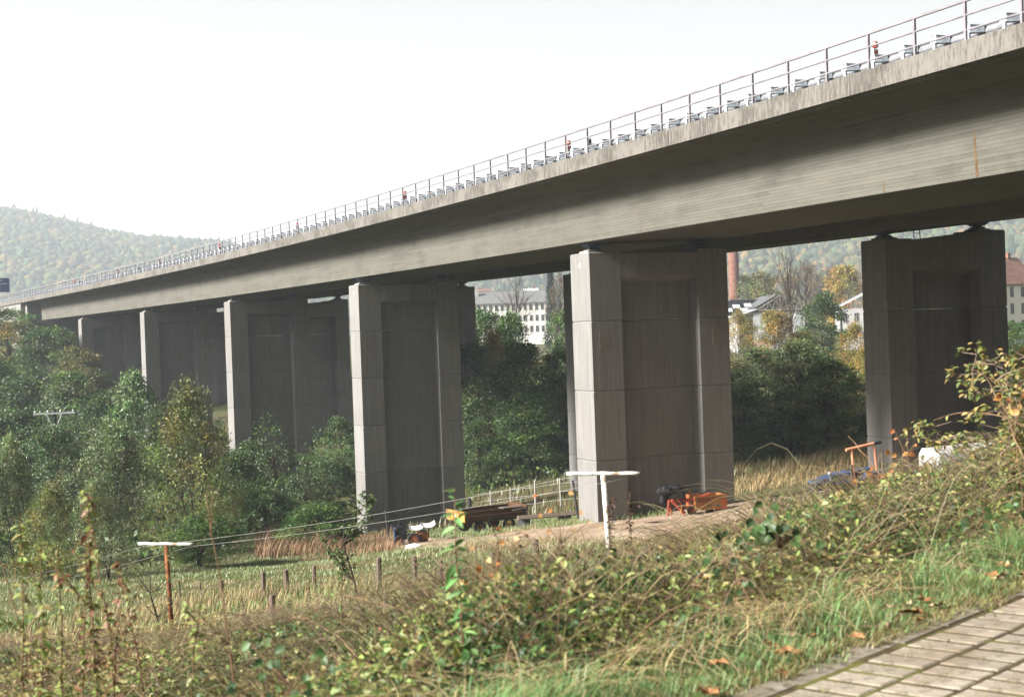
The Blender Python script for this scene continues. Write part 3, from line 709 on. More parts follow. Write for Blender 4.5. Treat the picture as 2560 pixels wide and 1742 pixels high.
def forest(name, V, n, seed, pal, cone_frac, r0, tmax=1.05):
    rng = np.random.default_rng(seed); nt, nc, _ = V.shape
    ts = np.linspace(-0.05, 1.16, nt)
    b = Buf()
    # low crowns from a jittered, lumpy ball of 32 points
    bm = bpy.data.meshes.new('tmp')
    import bmesh
    g = bmesh.new(); bmesh.ops.create_icosphere(g, subdivisions=1, radius=1.0); g.verts.ensure_lookup_table()
    bv = np.array([v.co[:] for v in g.verts]); bf = np.array([[v.index for v in f.verts] for f in g.faces]); g.free()
    hmax = int(np.searchsorted(ts, tmax))
    ti = rng.uniform(0.3, hmax - 0.01, n); ci = rng.uniform(0, nc - 1.01, n)
    a = ti.astype(int); c = ci.astype(int); fa = (ti - a)[:, None]; fc = (ci - c)[:, None]
    P = (V[a, c] * (1 - fa) + V[a + 1, c] * fa) * (1 - fc) + (V[a, c + 1] * (1 - fa) + V[a + 1, c + 1] * fa) * fc
    zone = vnoise(P[:, 0], P[:, 1], 110, seed)
    con = rng.random(n) < np.where(zone > 0.66, cone_frac, cone_frac * 0.08)
    rr = r0 * rng.uniform(0.6, 1.25, n)
    lump = 1 + rng.normal(0, 0.16, (n, len(bv)))
    sh = bv[None] * lump[..., None]
    z = sh[..., 2]
    taper = np.where(con[:, None], np.clip(0.62 - 0.55 * z, 0.03, 1.2), 1.0)
    VV = np.stack([sh[..., 0] * taper * rr[:, None], sh[..., 1] * taper * rr[:, None], z * np.where(con, 1.7, 1.1)[:, None] * rr[:, None] + np.where(con, 1.2, 0.8)[:, None] * rr[:, None]], 2) + P[:, None, :]
    col = pick(rng, pal, n, 0.22, 0.9); col[con] = pick(rng, [(0.018, 0.034, 0.02), (0.025, 0.045, 0.022)], int(con.sum()), 0.15)
    cc = np.clip(np.repeat(col, len(bv), 0) * (1 + rng.normal(0, 0.15, (n * len(bv), 1))), 0.004, 0.5)
    T = ((np.arange(n) * len(bv))[:, None, None] + bf[None]).reshape(-1, 3)
    b.put(VV.reshape(-1, 3), cc, T=T)
    o = b.build(name, M_FOREST, None, True); tag(o, kind='stuff', label='distant mixed autumn woods covering the hillside', cat='woods'); return o
PAL_HILL = [(0.05, 0.07, 0.025), (0.06, 0.07, 0.03), (0.045, 0.06, 0.03), (0.09, 0.075, 0.03), (0.11, 0.08, 0.03), (0.05, 0.055, 0.03)]
ridgeL = [(-900, 95), (-300, 112), (0, 104), (120, 97), (210, 90), (330, 81), (450, 77), (560, 74), (700, 62), (900, 48), (1100, 36), (1300, 30), (1500, 30)]
vl = hill('hill', [(c, h * 1.76 - 14) for c, h in ridgeL], 1050, 1880, 3)
forest('hillside_forest', vl, 24000, 11, PAL_HILL, 0.15, 4.6)
ridgeR = [(900, 22), (1200, 44), (1500, 66), (1800, 84), (2100, 92), (2500, 96), (3000, 100), (3600, 90)]
vr = hill('hill', [(c, h * 1.76 - 22) for c, h in ridgeR], 960, 1760, 7)
forest('hillside_forest', vr, 24000, 12, PAL_HILL, 0.4, 4.4)

def hillside_grid(x0, x1, y0, y1, n, m):
    X, Y = np.meshgrid(np.linspace(x0, x1, m), np.linspace(y0, y1, n)); return np.stack([X, Y, ground(X, Y)], 2)
def unseen_forest(V, n, seed, r0, keep):
    rng = np.random.default_rng(seed); k = rng.integers(0, V.shape[0] - 1, n), rng.integers(0, V.shape[1] - 1, n); P = V[k] + np.concatenate([rng.uniform(-2, 2, (n, 2)), np.zeros((n, 1))], 1); P = P[keep(P[:, 0], P[:, 1])]
    import bmesh
    g = bmesh.new(); bmesh.ops.create_icosphere(g, subdivisions=2, radius=1.0); g.verts.ensure_lookup_table(); bv = np.array([v.co[:] for v in g.verts]); bf = np.array([[v.index for v in f.verts] for f in g.faces]); g.free()
    n = len(P); rr = r0 * rng.uniform(0.7, 1.3, n); lump = 1 + rng.normal(0, 0.15, (n, len(bv))); VV = bv[None] * lump[..., None] * rr[:, None, None] * np.array([1, 1, 1.25]) + P[:, None, :] + np.array([0, 0, 1])[None, None] * rr[:, None, None] * 0.9
    b = Buf(); b.put(VV.reshape(-1, 3), np.repeat(pick(rng, PAL_HILL, n, 0.2), len(bv), 0), T=((np.arange(n) * len(bv))[:, None, None] + bf[None]).reshape(-1, 3))
    tag(b.build('hillside_forest', M_FOREST), 'unseen wooded slope behind the path, added to block low sky light', 'woods', kind='stuff')
unseen_forest(hillside_grid(-160, 260, -260, 70, 110, 140), 4200, 19, 3.6, lambda x, y: ((y < -14) | ((x > 62) & (y < 60))) & (np.hypot(x - 30, y) > 26) & (np.hypot(x, y) > 22))  # woods out of view, added to cut light on the shaded pier faces

# ---------------------------------------------------------------- buildings beyond the river woods
M_WALL = noisy('cream_render', (0.82, 0.80, 0.72), (0.98, 0.96, 0.88), 0.8, 0.9, 0.1)
M_WALLG = noisy('grey_white_render', (0.36, 0.355, 0.34), (0.48, 0.47, 0.455), 0.8, 0.9, 0.1)
M_ROOF = noisy('grey_brown_roofing', (0.13, 0.13, 0.13), (0.21, 0.205, 0.20), 1.5, 0.9, 0.1, stretch=(1, 1, 1))
M_ROOFR = noisy('brown_tile_roofing', (0.16, 0.085, 0.065), (0.26, 0.15, 0.115), 1.5, 0.9, 0.1)
M_SHEET = noisy('pale_corrugated_sheet', (0.38, 0.40, 0.42), (0.52, 0.54, 0.56), 0.9, 0.6, 0.3)
M_DARKR = noisy('dark_corrugated_roof', (0.07, 0.07, 0.075), (0.15, 0.15, 0.155), 0.8, 0.8, 0.2)
M_GLASS = plain('window_glass', (0.035, 0.04, 0.05), 0.12, 0.6)
M_FRAME = plain('window_frame_grey', (0.42, 0.40, 0.38), 0.6)
M_BRICK = noisy('red_brick', (0.19, 0.085, 0.06), (0.29, 0.15, 0.11), 1.6, 0.9, 0.1, c3=(0.16, 0.07, 0.05), scale3=0.6, stretch=(1, 1, 2.5))
M_TRUSS = noisy('weathered_timber', (0.16, 0.14, 0.12), (0.30, 0.27, 0.24), 3.0, 0.9, 0.1)

fx, fy = spot(1389, 450); gl = -4.0
fac = thing('factory_building', 'long cream factory building with grey roof and rows of windows between the two tallest piers', 'building', (fx, fy, EYE + gl), R(4))
LB, DB, HB = 46.0, 13.0, 13.0
m = MB()
m.b2((-LB, 0, -3), (0, DB, HB)); m.add([(-0.02, 0, HB), (-0.02, DB, HB), (-0.02, DB / 2, HB + 3.2)], [(0, 1, 2)]); m.build('wall', M_WALL, fac)
m = MB(); o_ = 0.5
m.prism([(0.5, -o_, HB - 0.25), (0.5, DB / 2, HB + 3.45), (0.5, DB + o_, HB - 0.25), (0.5, DB + o_, HB - 0.05), (0.5, DB / 2, HB + 3.7), (0.5, -o_, HB - 0.05)], (-LB - 1, 0, 0)); m.build('roof', M_ROOF, fac)
wm = MB(); wm.b2((-0.42, -0.04, 0), (0.42, 0.02, 1.75)); wf = MB()
for a, b in (((-0.46, -0.08, -0.06), (0.46, 0.0, 0.0)), ((-0.46, -0.07, 1.75), (0.46, 0.0, 1.81)), ((-0.46, -0.07, 0), (-0.41, 0, 1.75)), ((0.41, -0.07, 0), (0.46, 0, 1.75)), ((-0.03, -0.07, 0), (0.03, 0, 1.75)), ((-0.41, -0.07, 1.1), (0.41, 0, 1.15))): wf.b2(a, b)
me_p = wm.mesh('pane'); me_p.materials.append(M_GLASS); me_f = wf.mesh('window'); me_f.materials.append(M_FRAME)
for r in range(3):
    for k in range(25):
        w = link('window', me_f, fac, Matrix.Translation((-1.9 - k * 1.77, 0, HB - 2.35 - r * 3.35))); link('pane', me_p, w)
for k in range(4):
    w = link('window', me_f, fac, Matrix.Translation((0, 2.2 + k * 2.9, HB - 2.35)) @ Matrix.Rotation(math.pi / 2, 4, 'Z')); link('pane', me_p, w)
m = MB(); m.b2((-24, 4, HB + 1.8), (-23, 5, HB + 4.6)); m.build('roof_vent', M_WALLG, fac)

def house(label, col, dist, zb, w, d, h, hr, rz, wallm, roofm, nw=3, rows=1):
    x, y = spot(col, dist); b = thing('house', label, 'house', (x, y, EYE + zb), R(rz))
    m = MB(); m.b2((-w / 2, 0, -3), (w / 2, d, h)); m.add([(-w / 2, 0, h), (-w / 2, d, h), (-w / 2, d / 2, h + hr)], [(0, 1, 2)]); m.add([(w / 2, 0, h), (w / 2, d, h), (w / 2, d / 2, h + hr)], [(0, 1, 2)]); m.build('wall', wallm, b)
    m = MB(); m.prism([(w / 2 + 0.4, -0.4, h - 0.2), (w / 2 + 0.4, d / 2, h + hr + 0.02), (w / 2 + 0.4, d + 0.4, h - 0.2), (w / 2 + 0.4, d + 0.4, h), (w / 2 + 0.4, d / 2, h + hr + 0.25), (w / 2 + 0.4, -0.4, h)], (-w - 0.8, 0, 0)); rf = m.build('roof', roofm, b)
    MB().b2((w * 0.2, d / 2 - 0.3, h + hr - 0.4), (w * 0.2 + 0.6, d / 2 + 0.3, h + hr + 1.1)).build('chimney', M_BRICK, rf)
    for r in range(rows):
        for k in range(nw):
            x_ = -w / 2 + w * (k + 0.5) / nw; wd = link('window', me_f, b, Matrix.Translation((x_, 0, h - 2.2 - r * 2.9))); link('pane', me_p, wd)
    for yy in (d * 0.3, d * 0.7):
        wd = link('window', me_f, b, Matrix.Translation((-w / 2, yy, h - 2.2)) @ Matrix.Rotation(-math.pi / 2, 4, 'Z')); link('pane', me_p, wd)
    return b
house('pale flat house with pinkish roof peeping over the left end of the factory roof', 1200, 560, 10.5, 9, 8, 5.4, 0.9, 5, M_WALLG, M_ROOFR)
house('small white house peeping over the ridge of the factory roof', 1332, 580, 11.0, 5.5, 8, 4.2, 1.8, 0, M_WALL, M_SHEET, 2)
house('white house with steep brown roof at the right edge behind the far pier', 2560, 255, -6.0, 8.5, 9, 11.2, 4.6, 32, M_WALL, M_ROOFR, 3, 3)

ch = thing('brick_chimney', 'tall red brick factory chimney left of the collapsed shed', 'chimney', (*spot(1841, 380), EYE - 5))
m = MB(); m.tube([(0, 0, -2), (0, 0, 10), (0, 0, 25), (0, 0, 34)], [1.62, 1.48, 1.27, 1.14], 22); m.build('stack', M_BRICK, ch, smooth=True)
m = MB(); m.tube([(0, 0, 33.6), (0, 0, 34.6)], [1.28, 1.34], 22); m.build('crown_ring', M_BRICK, ch)
m = MB()
for k in range(5): m.tube([(0, 0, 6 + k * 6), (0, 0, 6.12 + k * 6)], [1.585 - k * 0.083, 1.585 - k * 0.083], 22)
m.build('iron_band', M_RUST, ch)

sx, sy = spot(1954, 300)
sh = thing('factory_shed', 'derelict factory shed with open timber gable truss and pale sheet roof', 'shed', (sx, sy, EYE - 5.0), R(0))
m = MB(); m.b2((-5.6, 0.3, -2), (5.0, 0.55, 7.2)); m.build('gable_wall', M_WALLG, sh)
for k in range(5):
    m = MB(); m.b2((-5.5 + k * 2.1, 0.2, 4.2), (-5.5 + k * 2.1 + 1.4, 0.297, 6.8)); m.build('wall_panel', M_SHEET, sh)
m = MB(); ap = (0, 0, 10.6); lf, rg = (-4.9, 0, 7.7), (4.5, 0, 8.4)
m.tube([lf, ap], 0.13, 5); m.tube([ap, rg], 0.13, 5); m.tube([lf, (-4.4, 0, 7.6), (4.3, 0, 7.6), rg], 0.13, 5)
for x, xt in ((-3.0, -2.2), (-3.0, -3.6), (-1.6, -2.2), (-1.6, -0.9), (0, -0.9), (0, 0), (0, 0.9), (1.6, 0.9), (1.6, 2.2), (3.0, 2.2), (3.0, 3.4)):
    zt = 10.6 - abs(xt) * (2.9 / 4.9 if xt < 0 else 2.2 / 4.5); m.tube([(x, 0.02, 7.62), (xt, 0.02, zt)], 0.09, 4)
tr = m.build('gable_truss', M_TRUSS, sh)
for k in range(1, 4):
    o = copy_obj(tr, sh, Matrix.Translation((0, k * 5.0, 0)))
m = MB(); m.prism([(-9.3, -0.3, 6.4), (-4.8, -0.3, 7.85), (-4.8, -0.3, 7.95), (-9.3, -0.3, 6.5)], (0, 22, 0)); m.build('lean_to_roof', M_SHEET, sh)
m = MB(); m.prism([(-5.0, 3.5, 8.0), (-0.02, 3.5, 10.75), (-0.02, 3.5, 10.87), (-5.0, 3.5, 8.12)], (0, 20, 0)); m.prism([(0.02, 3.5, 10.75), (4.6, 3.5, 8.55), (4.6, 3.5, 8.65), (0.02, 3.5, 10.87)], (0, 20, 0)); m.build('roof', M_DARKR, sh)
m = MB(); m.prism([(-17.0, 8, 6.9), (-8.0, 14, 10.2), (-8.0, 14.2, 10.3), (-17.0, 8.2, 7.0)], (9.0, 8, 0)); m.build('rear_roof', M_DARKR, sh)
for k, (x, y, z) in enumerate(((-6.6, 6.5, 8.1), (-7.8, 9.0, 8.9), (-5.4, 9.0, 9.1), (-9.4, 9.0, 8.2))):
    m = MB(); m.box((x, y - 1.2, z - 0.2), (1.5, 1.6, 0.12), Matrix.Rotation(R(28), 3, 'X')); m.build('skylight', M_SHEET, sh)
m = MB(); m.b2((-8.8, 1.2, -2), (-8.4, 20, 6.4)); m.build('side_wall', M_WALLG, sh)

sx, sy = spot(2172, 290)
s2 = thing('workshop_building', 'low white workshop with grey roof and white verge left of the far viaduct pier', 'building', (sx, sy, EYE - 5.0), R(-8))
m = MB(); m.b2((-5.6, 0, -2), (8, 10, 7.3)); m.build('wall', M_WALLG, s2)
m = MB(); m.prism([(-6.3, -0.5, 7.3), (1.2, -0.5, 10.9), (8.6, -0.5, 7.3), (8.6, -0.5, 7.55), (1.2, -0.5, 11.15), (-6.3, -0.5, 7.55)], (0, 11, 0)); m.build('roof', M_DARKR, s2)
m = MB(); m.prism([(-6.35, -0.62, 7.25), (1.2, -0.62, 10.9), (1.2, -0.62, 11.25), (-6.35, -0.62, 7.6)], (0, 0.11, 0)); m.build('verge_board', M_WHITE2, s2)
for k in range(5): wd = link('window', me_f, s2, Matrix.Translation((-4.4 + k * 2.2, 0, 4.6))); link('pane', me_p, wd)

def utility_pole(label, col, dist, zg, h, arm):
    x, y = spot(col, dist); b = thing('utility_pole', label, 'utility pole', (x, y, EYE + zg), R(6))
    MB().tube([(0, 0, -1), (0, 0, h * 0.6), (0, 0, h)], [0.19, 0.17, 0.13], 8).build('pole', M_BLACKWOOD, b)
    a = arm / 2; m = MB(); m.b2((-a, -0.22, h - 0.30), (a, -0.14, h - 0.18)); m.build('crossarm', M_GALV, b)
    m = MB(); m.tube([(-a * 0.36, -0.18, h - 0.3), (-0.12, -0.18, h - 1.25)], 0.04, 5); m.tube([(a * 0.36, -0.18, h - 0.3), (0.12, -0.18, h - 1.25)], 0.04, 5); m.build('brace', M_GALV, b)
    for k in range(4):
        xx = -a + 0.12 + k * (arm - 0.24) / 3; m = MB(); m.tube([(xx, -0.18, h - 0.18), (xx, -0.18, h - 0.08), (xx, -0.18, h - 0.02)], [0.03, 0.07, 0.045], 7); m.build('insulator', M_WHITE2, b)
    return b
M_BLACKWOOD = noisy('tarred_wood', (0.03, 0.03, 0.035), (0.07, 0.065, 0.065), 5.0, 0.9, 0.1, stretch=(3, 3, 0.4))
utility_pole('dark wooden utility pole with pale crossarm rising from the left tree thicket', 131, 105, -12.0, 7.6, 2.9)
utility_pole('thin dark utility pole in front of the white workshop on the right', 2105, 215, -6.5, 8.2, 1.95)

# ---------------------------------------------------------------- clothesline poles, wires, fences
def clothes_pole(label, col, dist, z_top, rot, pole_mat, tilt, arm_l=1.36, arm_r=0.037):
    x, y = spot(col, dist); g = gz(x, y); h = z_top - g
    b = thing('clothesline_pole', label, 'clothesline pole', (x, y, g), R(rot))
    MB().tube([(tilt * h * 1.0, 0, -0.3), (tilt * h * 0.5, 0, h * 0.5), (0, 0, h)], [0.054, 0.052, 0.050], 12).build('pole', pole_mat, b, smooth=True)
    m = MB(); e = MB(); pts = []
    for k in range(9): u = -arm_l / 2 + arm_l * k / 8; pts.append((u, 0, h + 0.03 - u * 0.01 + 0.006 * math.sin(k * 2.1)))
    m.tube(pts, [arm_r * (1 + 0.05 * math.sin(k * 3.3)) for k in range(9)], 12); m.build('crossbar', M_WHITE, b, smooth=True)
    e.tube([(arm_l / 2 - 0.005, 0, h + 0.022), (arm_l / 2 + 0.006, 0, h + 0.022)], arm_r * 0.82, 12); e.build('open_end', M_BLACK, b)
    return b, [b.matrix_basis @ Vector((0, 0, 0))] and [Vector((x, y, 0)) + Matrix.Rotation(R(rot), 3, 'Z') @ Vector((u, 0, 0)) + Vector((0, 0, g + h - 0.02)) for u in (-arm_l / 2 + 0.1, arm_l / 2 - 0.06)]
cp1, w1 = clothes_pole('rust brown clothesline pole with flaking white crossbar in the left meadow', 397, 33.0, EYE - 4.53, -14, M_RUST, 0.035)
cp2, w2 = clothes_pole('white painted clothesline pole with white crossbar in front of the largest pier', 1497, 26.6, EYE - 2.66, -12, M_WHITE, 0.045)
M_WIRE = plain('pale_plastic_line', (0.32, 0.31, 0.27), 0.6)
cl = thing('clothesline', 'thin pale clothes lines strung slack between the rusty and the white pole', 'clothesline', tuple((w1[0] + w2[0]) / 2))
inv = Matrix.Translation(-(w1[0] + w2[0]) / 2)
for a, b_ in zip(w1, w2):
    pts = [inv @ (a.lerp(b_, t) - Vector((0, 0, 0.12 * 4 * t * (1 - t)))) for t in np.linspace(0, 1, 25)]
    MB().tube(pts, 0.004, 4).build('line', M_WIRE, cl)
cl2 = thing('clothesline', 'thin pale clothes lines running from the rusty pole out of the picture to the left', 'clothesline', tuple(w1[0]))
inv = Matrix.Translation(-w1[0])
for a, off in zip(w1, (0.0, 1.2)):
    x, y = spot(-420, 36.0); b_ = Vector((x + off, y, EYE - 6.4))
    pts = [inv @ (a.lerp(b_, t) - Vector((0, 0, 0.10 * 4 * t * (1 - t)))) for t in np.linspace(0, 1, 15)]
    MB().tube(pts, 0.004, 4).build('line', M_WIRE, cl2)

# ---- wooden fence posts across the meadow: (bearing, distance, height, radius, label)
def wood_post(col, dist, h, r, label, group, lean=0.0, name='fence_post', mat=None):
    x, y = spot(col, dist); b = thing(name, label, 'fence post', (x, y, gz(x, y)), 0.7 * col, group)
    n = 9; rng = random.Random(int(col)); m = MB()
    jag = [rng.uniform(-0.015, 0.02) for _ in range(n)]
    m.tube([(lean * -0.3, 0, -0.3), (lean * h * 0.5, 0, h * 0.5), (lean * h, 0, h - 0.02), (lean * h, 0, h)], [r * 1.05, r, r * 0.97, r * 0.85], n); m.build('stake', mat or M_WOOD, b)
    MB().b2((-r - 0.004, -0.012, h * 0.72), (-r + 0.006, 0.012, h * 0.72 + 0.05)).build('wire_staple', M_RUST, b)
    return b
G1 = 'weathered wooden posts of the meadow fence'
for a in ((427, 44, 0.78, 0.03, 'thin fence stake just right of the rusty clothesline pole'), (480, 43, 0.72, 0.028, 'thin leaning fence stake between the rusty pole and the first stout post'), (531, 44, 0.72, 0.065, 'stout grey post, leftmost thick one of the meadow fence'),
          (636, 43, 0.86, 0.075, 'stout weathered post left of the stub topped one in the meadow fence'), (695, 44, 0.72, 0.085, 'short split topped post in the middle of the meadow fence'), (763, 44, 0.78, 0.065, 'grey post with slanted dark top left of the thin apple sapling'),
          (840, 46, 0.75, 0.03, 'thin stake just left of the apple sapling trunk'), (925, 41, 1.0, 0.085, 'tall dark post just right of the apple sapling'), (1018, 42, 0.95, 0.075, 'mossy round post left of the yellow trailer in the meadow'),
          (1083, 43, 0.72, 0.07, 'pale leaning post below the black scrap machine'), (1215, 43, 0.78, 0.065, 'grey post below the trailer with its foot in dry grass'), (1322, 41, 0.98, 0.095, 'thick pale topped post, rightmost of the meadow fence'),
          (655, 25, 0.72, 0.055, 'short dark post close by among the brown docks')):
    wood_post(*a, G1, lean=0.03)
wf_ = thing('fence_wire', 'rusty wires stapled along the wooden meadow fence', 'fence wire', (0, 0, 0))
pp = [(427, 44, 0.78), (531, 44, 0.72), (636, 43, 0.86), (763, 44, 0.78), (925, 41, 1.0), (1018, 42, 0.95), (1215, 43, 0.78), (1322, 41, 0.98)]
for f in (0.9, 0.5):
    pts = []
    for c, d, h in pp: x, y = spot(c, d); pts.append(Vector((x, y, gz(x, y) + h * f)))
    MB().tube(pts, 0.004, 4).build('wire', M_RUST, wf_)
G2 = 'pale stakes of the wire fence behind the trailer'
for a in ((1213, 92, 1.75, 0.045, 'pale thin stake behind the left half of the yellow trailer'), (1263, 91, 1.75, 0.045, 'pale thin stake behind the right half of the yellow trailer'), (1325, 90, 2.0, 0.055, 'tallest pale stake at the right end of the yellow trailer'), (1388, 89, 1.9, 0.045, 'pale stake between the trailer and the largest pier')):
    wood_post(*a, G2, name='fence_stake', mat=M_PLATE)
wood_post(1432, 66, 1.9, 0.05, 'dark slanting stake leaning by the left foot of the largest pier', None, 0.12, 'fence_stake', M_BLACKWOOD)
wood_post(955, 76, 1.6, 0.06, 'dark stake at the foot of the tall pier left of the trailer', None, 0.1, 'fence_stake', M_BLACKWOOD)
wood_post(1160, 78, 1.75, 0.11, 'dark thick post standing behind the left end of the yellow trailer', None, 0.0, 'fence_post', M_BLACKWOOD)
fw2 = thing('fence_wire', 'thin wires of the fence behind the yellow trailer', 'fence wire', (0, 0, 0))
for f in (0.6, 1.1, 1.6):
    pts = []
    for c, d in ((1170, 93), (1213, 92), (1263, 91), (1325, 90), (1388, 89), (1440, 88)): x, y = spot(c, d); pts.append(Vector((x, y, gz(x, y) + f)))
    MB().tube(pts, 0.008, 4).build('wire', M_GALV, fw2)

# ---- farm scrap under the bridge
M_YEL = noisy('yellow_ochre_paint', (0.40, 0.23, 0.04), (0.52, 0.33, 0.075), 4.0, 0.6, 0.3, c3=(0.22, 0.10, 0.04), scale3=2.5)
M_ORA = noisy('worn_orange_paint', (0.24, 0.095, 0.022), (0.32, 0.15, 0.04), 4.0, 0.6, 0.3, c3=(0.42, 0.08, 0.03), scale3=1.4)
M_ORED = noisy('orange_red_paint', (0.28, 0.045, 0.02), (0.38, 0.075, 0.03), 6.0, 0.55, 0.3, c3=(0.20, 0.04, 0.03), scale3=2.5)
M_BRN = noisy('brown_weathered_boards', (0.07, 0.035, 0.022), (0.16, 0.075, 0.04), 3.0, 0.9, 0.1, stretch=(0.5, 3, 6))
M_TARP = noisy('black_tarpaulin', (0.008, 0.008, 0.009), (0.022, 0.022, 0.024), 3.0, 0.6, 0.2, bump=0.03)
M_TBLUE = noisy('faded_blue_paint', (0.016, 0.05, 0.135), (0.045, 0.105, 0.24), 5.0, 0.45, 0.4, c3=(0.02, 0.03, 0.07), scale3=3.0)
M_SALM = noisy('faded_orange_tube_paint', (0.52, 0.20, 0.11), (0.64, 0.30, 0.17), 5.0, 0.6)
def wheel(parent, c, r, w, axis='y', rim=M_RUST):
    m = MB(); n = 18; prof = [(-0.5, 0.72), (-0.5, 0.93), (-0.33, 1.0), (0.33, 1.0), (0.5, 0.93), (0.5, 0.72)]
    vs = []
    for k in range(n):
        a = 2 * math.pi * k / n
        for u, q in prof:
            p = (r * q * math.cos(a), u * w, r * q * math.sin(a)) if axis == 'y' else (u * w, r * q * math.cos(a), r * q * math.sin(a))
            vs.append((p[0] + c[0], p[1] + c[1], p[2] + c[2]))
    np_ = len(prof); fs = [(k * np_ + j, k * np_ + (j + 1) % np_, ((k + 1) % n) * np_ + (j + 1) % np_, ((k + 1) % n) * np_ + j) for k in range(n) for j in range(np_)]
    m.add(vs, fs); t = m.build('wheel', M_BLACK, parent, smooth=False)
    d = (0, w * 0.3, 0) if axis == 'y' else (w * 0.3, 0, 0); m = MB()
    m.tube([tuple(c[i] - d[i] for i in range(3)), tuple(c[i] + d[i] for i in range(3))], r * 0.73, 16); m.build('rim', rim, t)
    return t
# yellow fronted tipper trailer
x, y = spot(1127, 73.0); g = gz(x, y)
t = thing('farm_trailer', 'old tipper trailer with yellow tailgate and brown boards beside the tall pier foot', 'trailer', (x + 0.4, y, g), R(30))
Lb, Wb, zb, hb = 3.6, 1.9, 0.72, 0.46
m = MB(); m.b2((0.05, 0, zb - 0.03), (Lb, Wb, zb + 0.03)); m.build('bed', M_BRN, t)
for k in range(2):
    for yy in (0.0, Wb - 0.04): m = MB(); m.b2((0.05, yy, zb + 0.035 + k * 0.215), (Lb, yy + 0.04, zb + 0.235 + k * 0.215)); m.build('side_board', M_BRN, t)
m = MB(); m.b2((Lb, 0, zb), (Lb + 0.05, Wb, zb + hb + 0.1)); m.build('front_board', M_BRN, t)
m = MB(); m.b2((-0.03, -0.02, zb - 0.02), (0.045, Wb + 0.02, zb + hb)); m.b2((-0.06, -0.04, zb + hb), (0.06, Wb + 0.04, zb + hb + 0.035)); tg = m.build('tailgate', M_YEL, t)
for yy in (0.45, 1.1, 1.5): m = MB(); m.b2((-0.05, yy, zb - 0.02), (-0.031, yy + 0.05, zb + hb - 0.01)); m.build('hinge_strap', M_RUST, tg)
m = MB(); m.b2((-0.04, 0.86, zb + 0.16), (-0.032, 0.98, zb + 0.32)); m.build('number_plate', M_WHITE2, tg)
m = MB()
for yy in (0.45, 1.4): m.b2((0.1, yy, zb - 0.17), (Lb + 0.3, yy + 0.08, zb - 0.04))
m.tube([(Lb + 0.2, Wb / 2, zb - 0.12), (Lb + 1.6, Wb / 2, zb - 0.3)], 0.05, 6); m.build('chassis', M_RUST, t)
for xx in (0.9, 2.6):
    for yy in (0.12, Wb - 0.12): wheel(t, (xx, yy, 0.34), 0.34, 0.2)
m = MB(); m.b2((Lb - 1.4, -0.02, zb + hb + 0.005), (Lb - 0.2, 0.5, zb + hb + 0.05)); m.build('loose_board', M_WOOD, t)
m = MB(); m.tube([(Lb - 0.9, -0.08, zb + 0.35), (Lb - 0.1, -0.1, zb + 0.42), (Lb - 0.05, -0.1, zb + 0.1)], 0.022, 5); m.build('bent_pipe', M_WIRE, t)
# flat boards right of the trailer
x, y = spot(1345, 72); g = gz(x, y)
t = thing('board_stack', 'low stack of grey boards lying right of the yellow trailer', 'boards', (x, y, g), R(22))
for k in range(5): m = MB(); m.box((0.1 * k, 0.24 * k - 0.5, 0.50 + 0.012 * (k % 3)), (3.2, 0.22, 0.05)); m.build('board', M_WOOD, t)
for k in (-1.1, 1.1): m = MB(); m.b2((k - 0.1, -0.6, -0.1), (k + 0.1, 0.6, 0.47)); m.build('bearer', M_BLACKWOOD, t)
# black machine with white mudguards
x, y = spot(1003, 71.5); g = gz(x, y)
t = thing('scrap_machine', 'black scrap farm machine with two curved white mudguards left of the trailer', 'scrap machine', (x, y, g), R(8))
m = MB(); m.b2((-0.62, -0.25, 0.28), (-0.05, 0.25, 0.70)); m.b2((-0.55, -0.2, 0.70), (-0.2, 0.2, 0.92)); m.tube([(-0.4, 0, 0.9), (-0.4, 0, 1.15)], 0.05, 7); m.build('engine_block', M_TARP, t)
m = MB(); m.tube([(-0.1, -0.2, 0.45), (1.0, -0.2, 0.5)], 0.04, 6); m.tube([(-0.1, 0.2, 0.45), (1.0, 0.2, 0.5)], 0.04, 6); m.tube([(0.4, -0.25, 0.5), (0.45, 0.25, 0.95)], 0.03, 6); m.tube([(0.9, -0.3, 0.05), (1.05, -0.1, 0.85)], 0.035, 6); m.build('frame', M_RUST, t)
for xx, yy, r in ((-0.45, -0.42, 0.26), (0.25, -0.42, 0.3), (0.75, 0.42, 0.32)): wheel(t, (xx, yy, r), r, 0.16)
for k, (cx, cz) in enumerate(((0.35, 0.62), (0.95, 0.72))):
    m = MB(); n = 9
    vs = []
    for i in range(n):
        a = math.pi * (1.15 + 0.75 * i / (n - 1)); vs += [(cx + 0.38 * math.cos(a), -0.62, cz + 0.34 + 0.22 * math.sin(a) * 1.0), (cx + 0.38 * math.cos(a), 0.05, cz + 0.44 + 0.2 * math.sin(a))]
    vs += [(v[0], v[1], v[2] + 0.02) for v in vs]
    fs = [(2 * i, 2 * i + 1, 2 * i + 3, 2 * i + 2) for i in range(n - 1)] + [(2 * n + 2 * i, 2 * n + 2 * i + 2, 2 * n + 2 * i + 3, 2 * n + 2 * i + 1) for i in range(n - 1)] + [(2 * i, 2 * i + 2, 2 * n + 2 * i + 2, 2 * n + 2 * i) for i in range(n - 1)]
    m.add(vs, fs); m.build('mudguard', M_WHITE2, t)
m = MB(); m.prism([(-0.68, -0.3, 0.3), (-0.63, -0.3, 0.3), (-0.63, -0.3, 0.85), (-0.68, -0.3, 0.8)], (0, 0.6, 0)); m.build('side_panel', M_TBLUE, t)
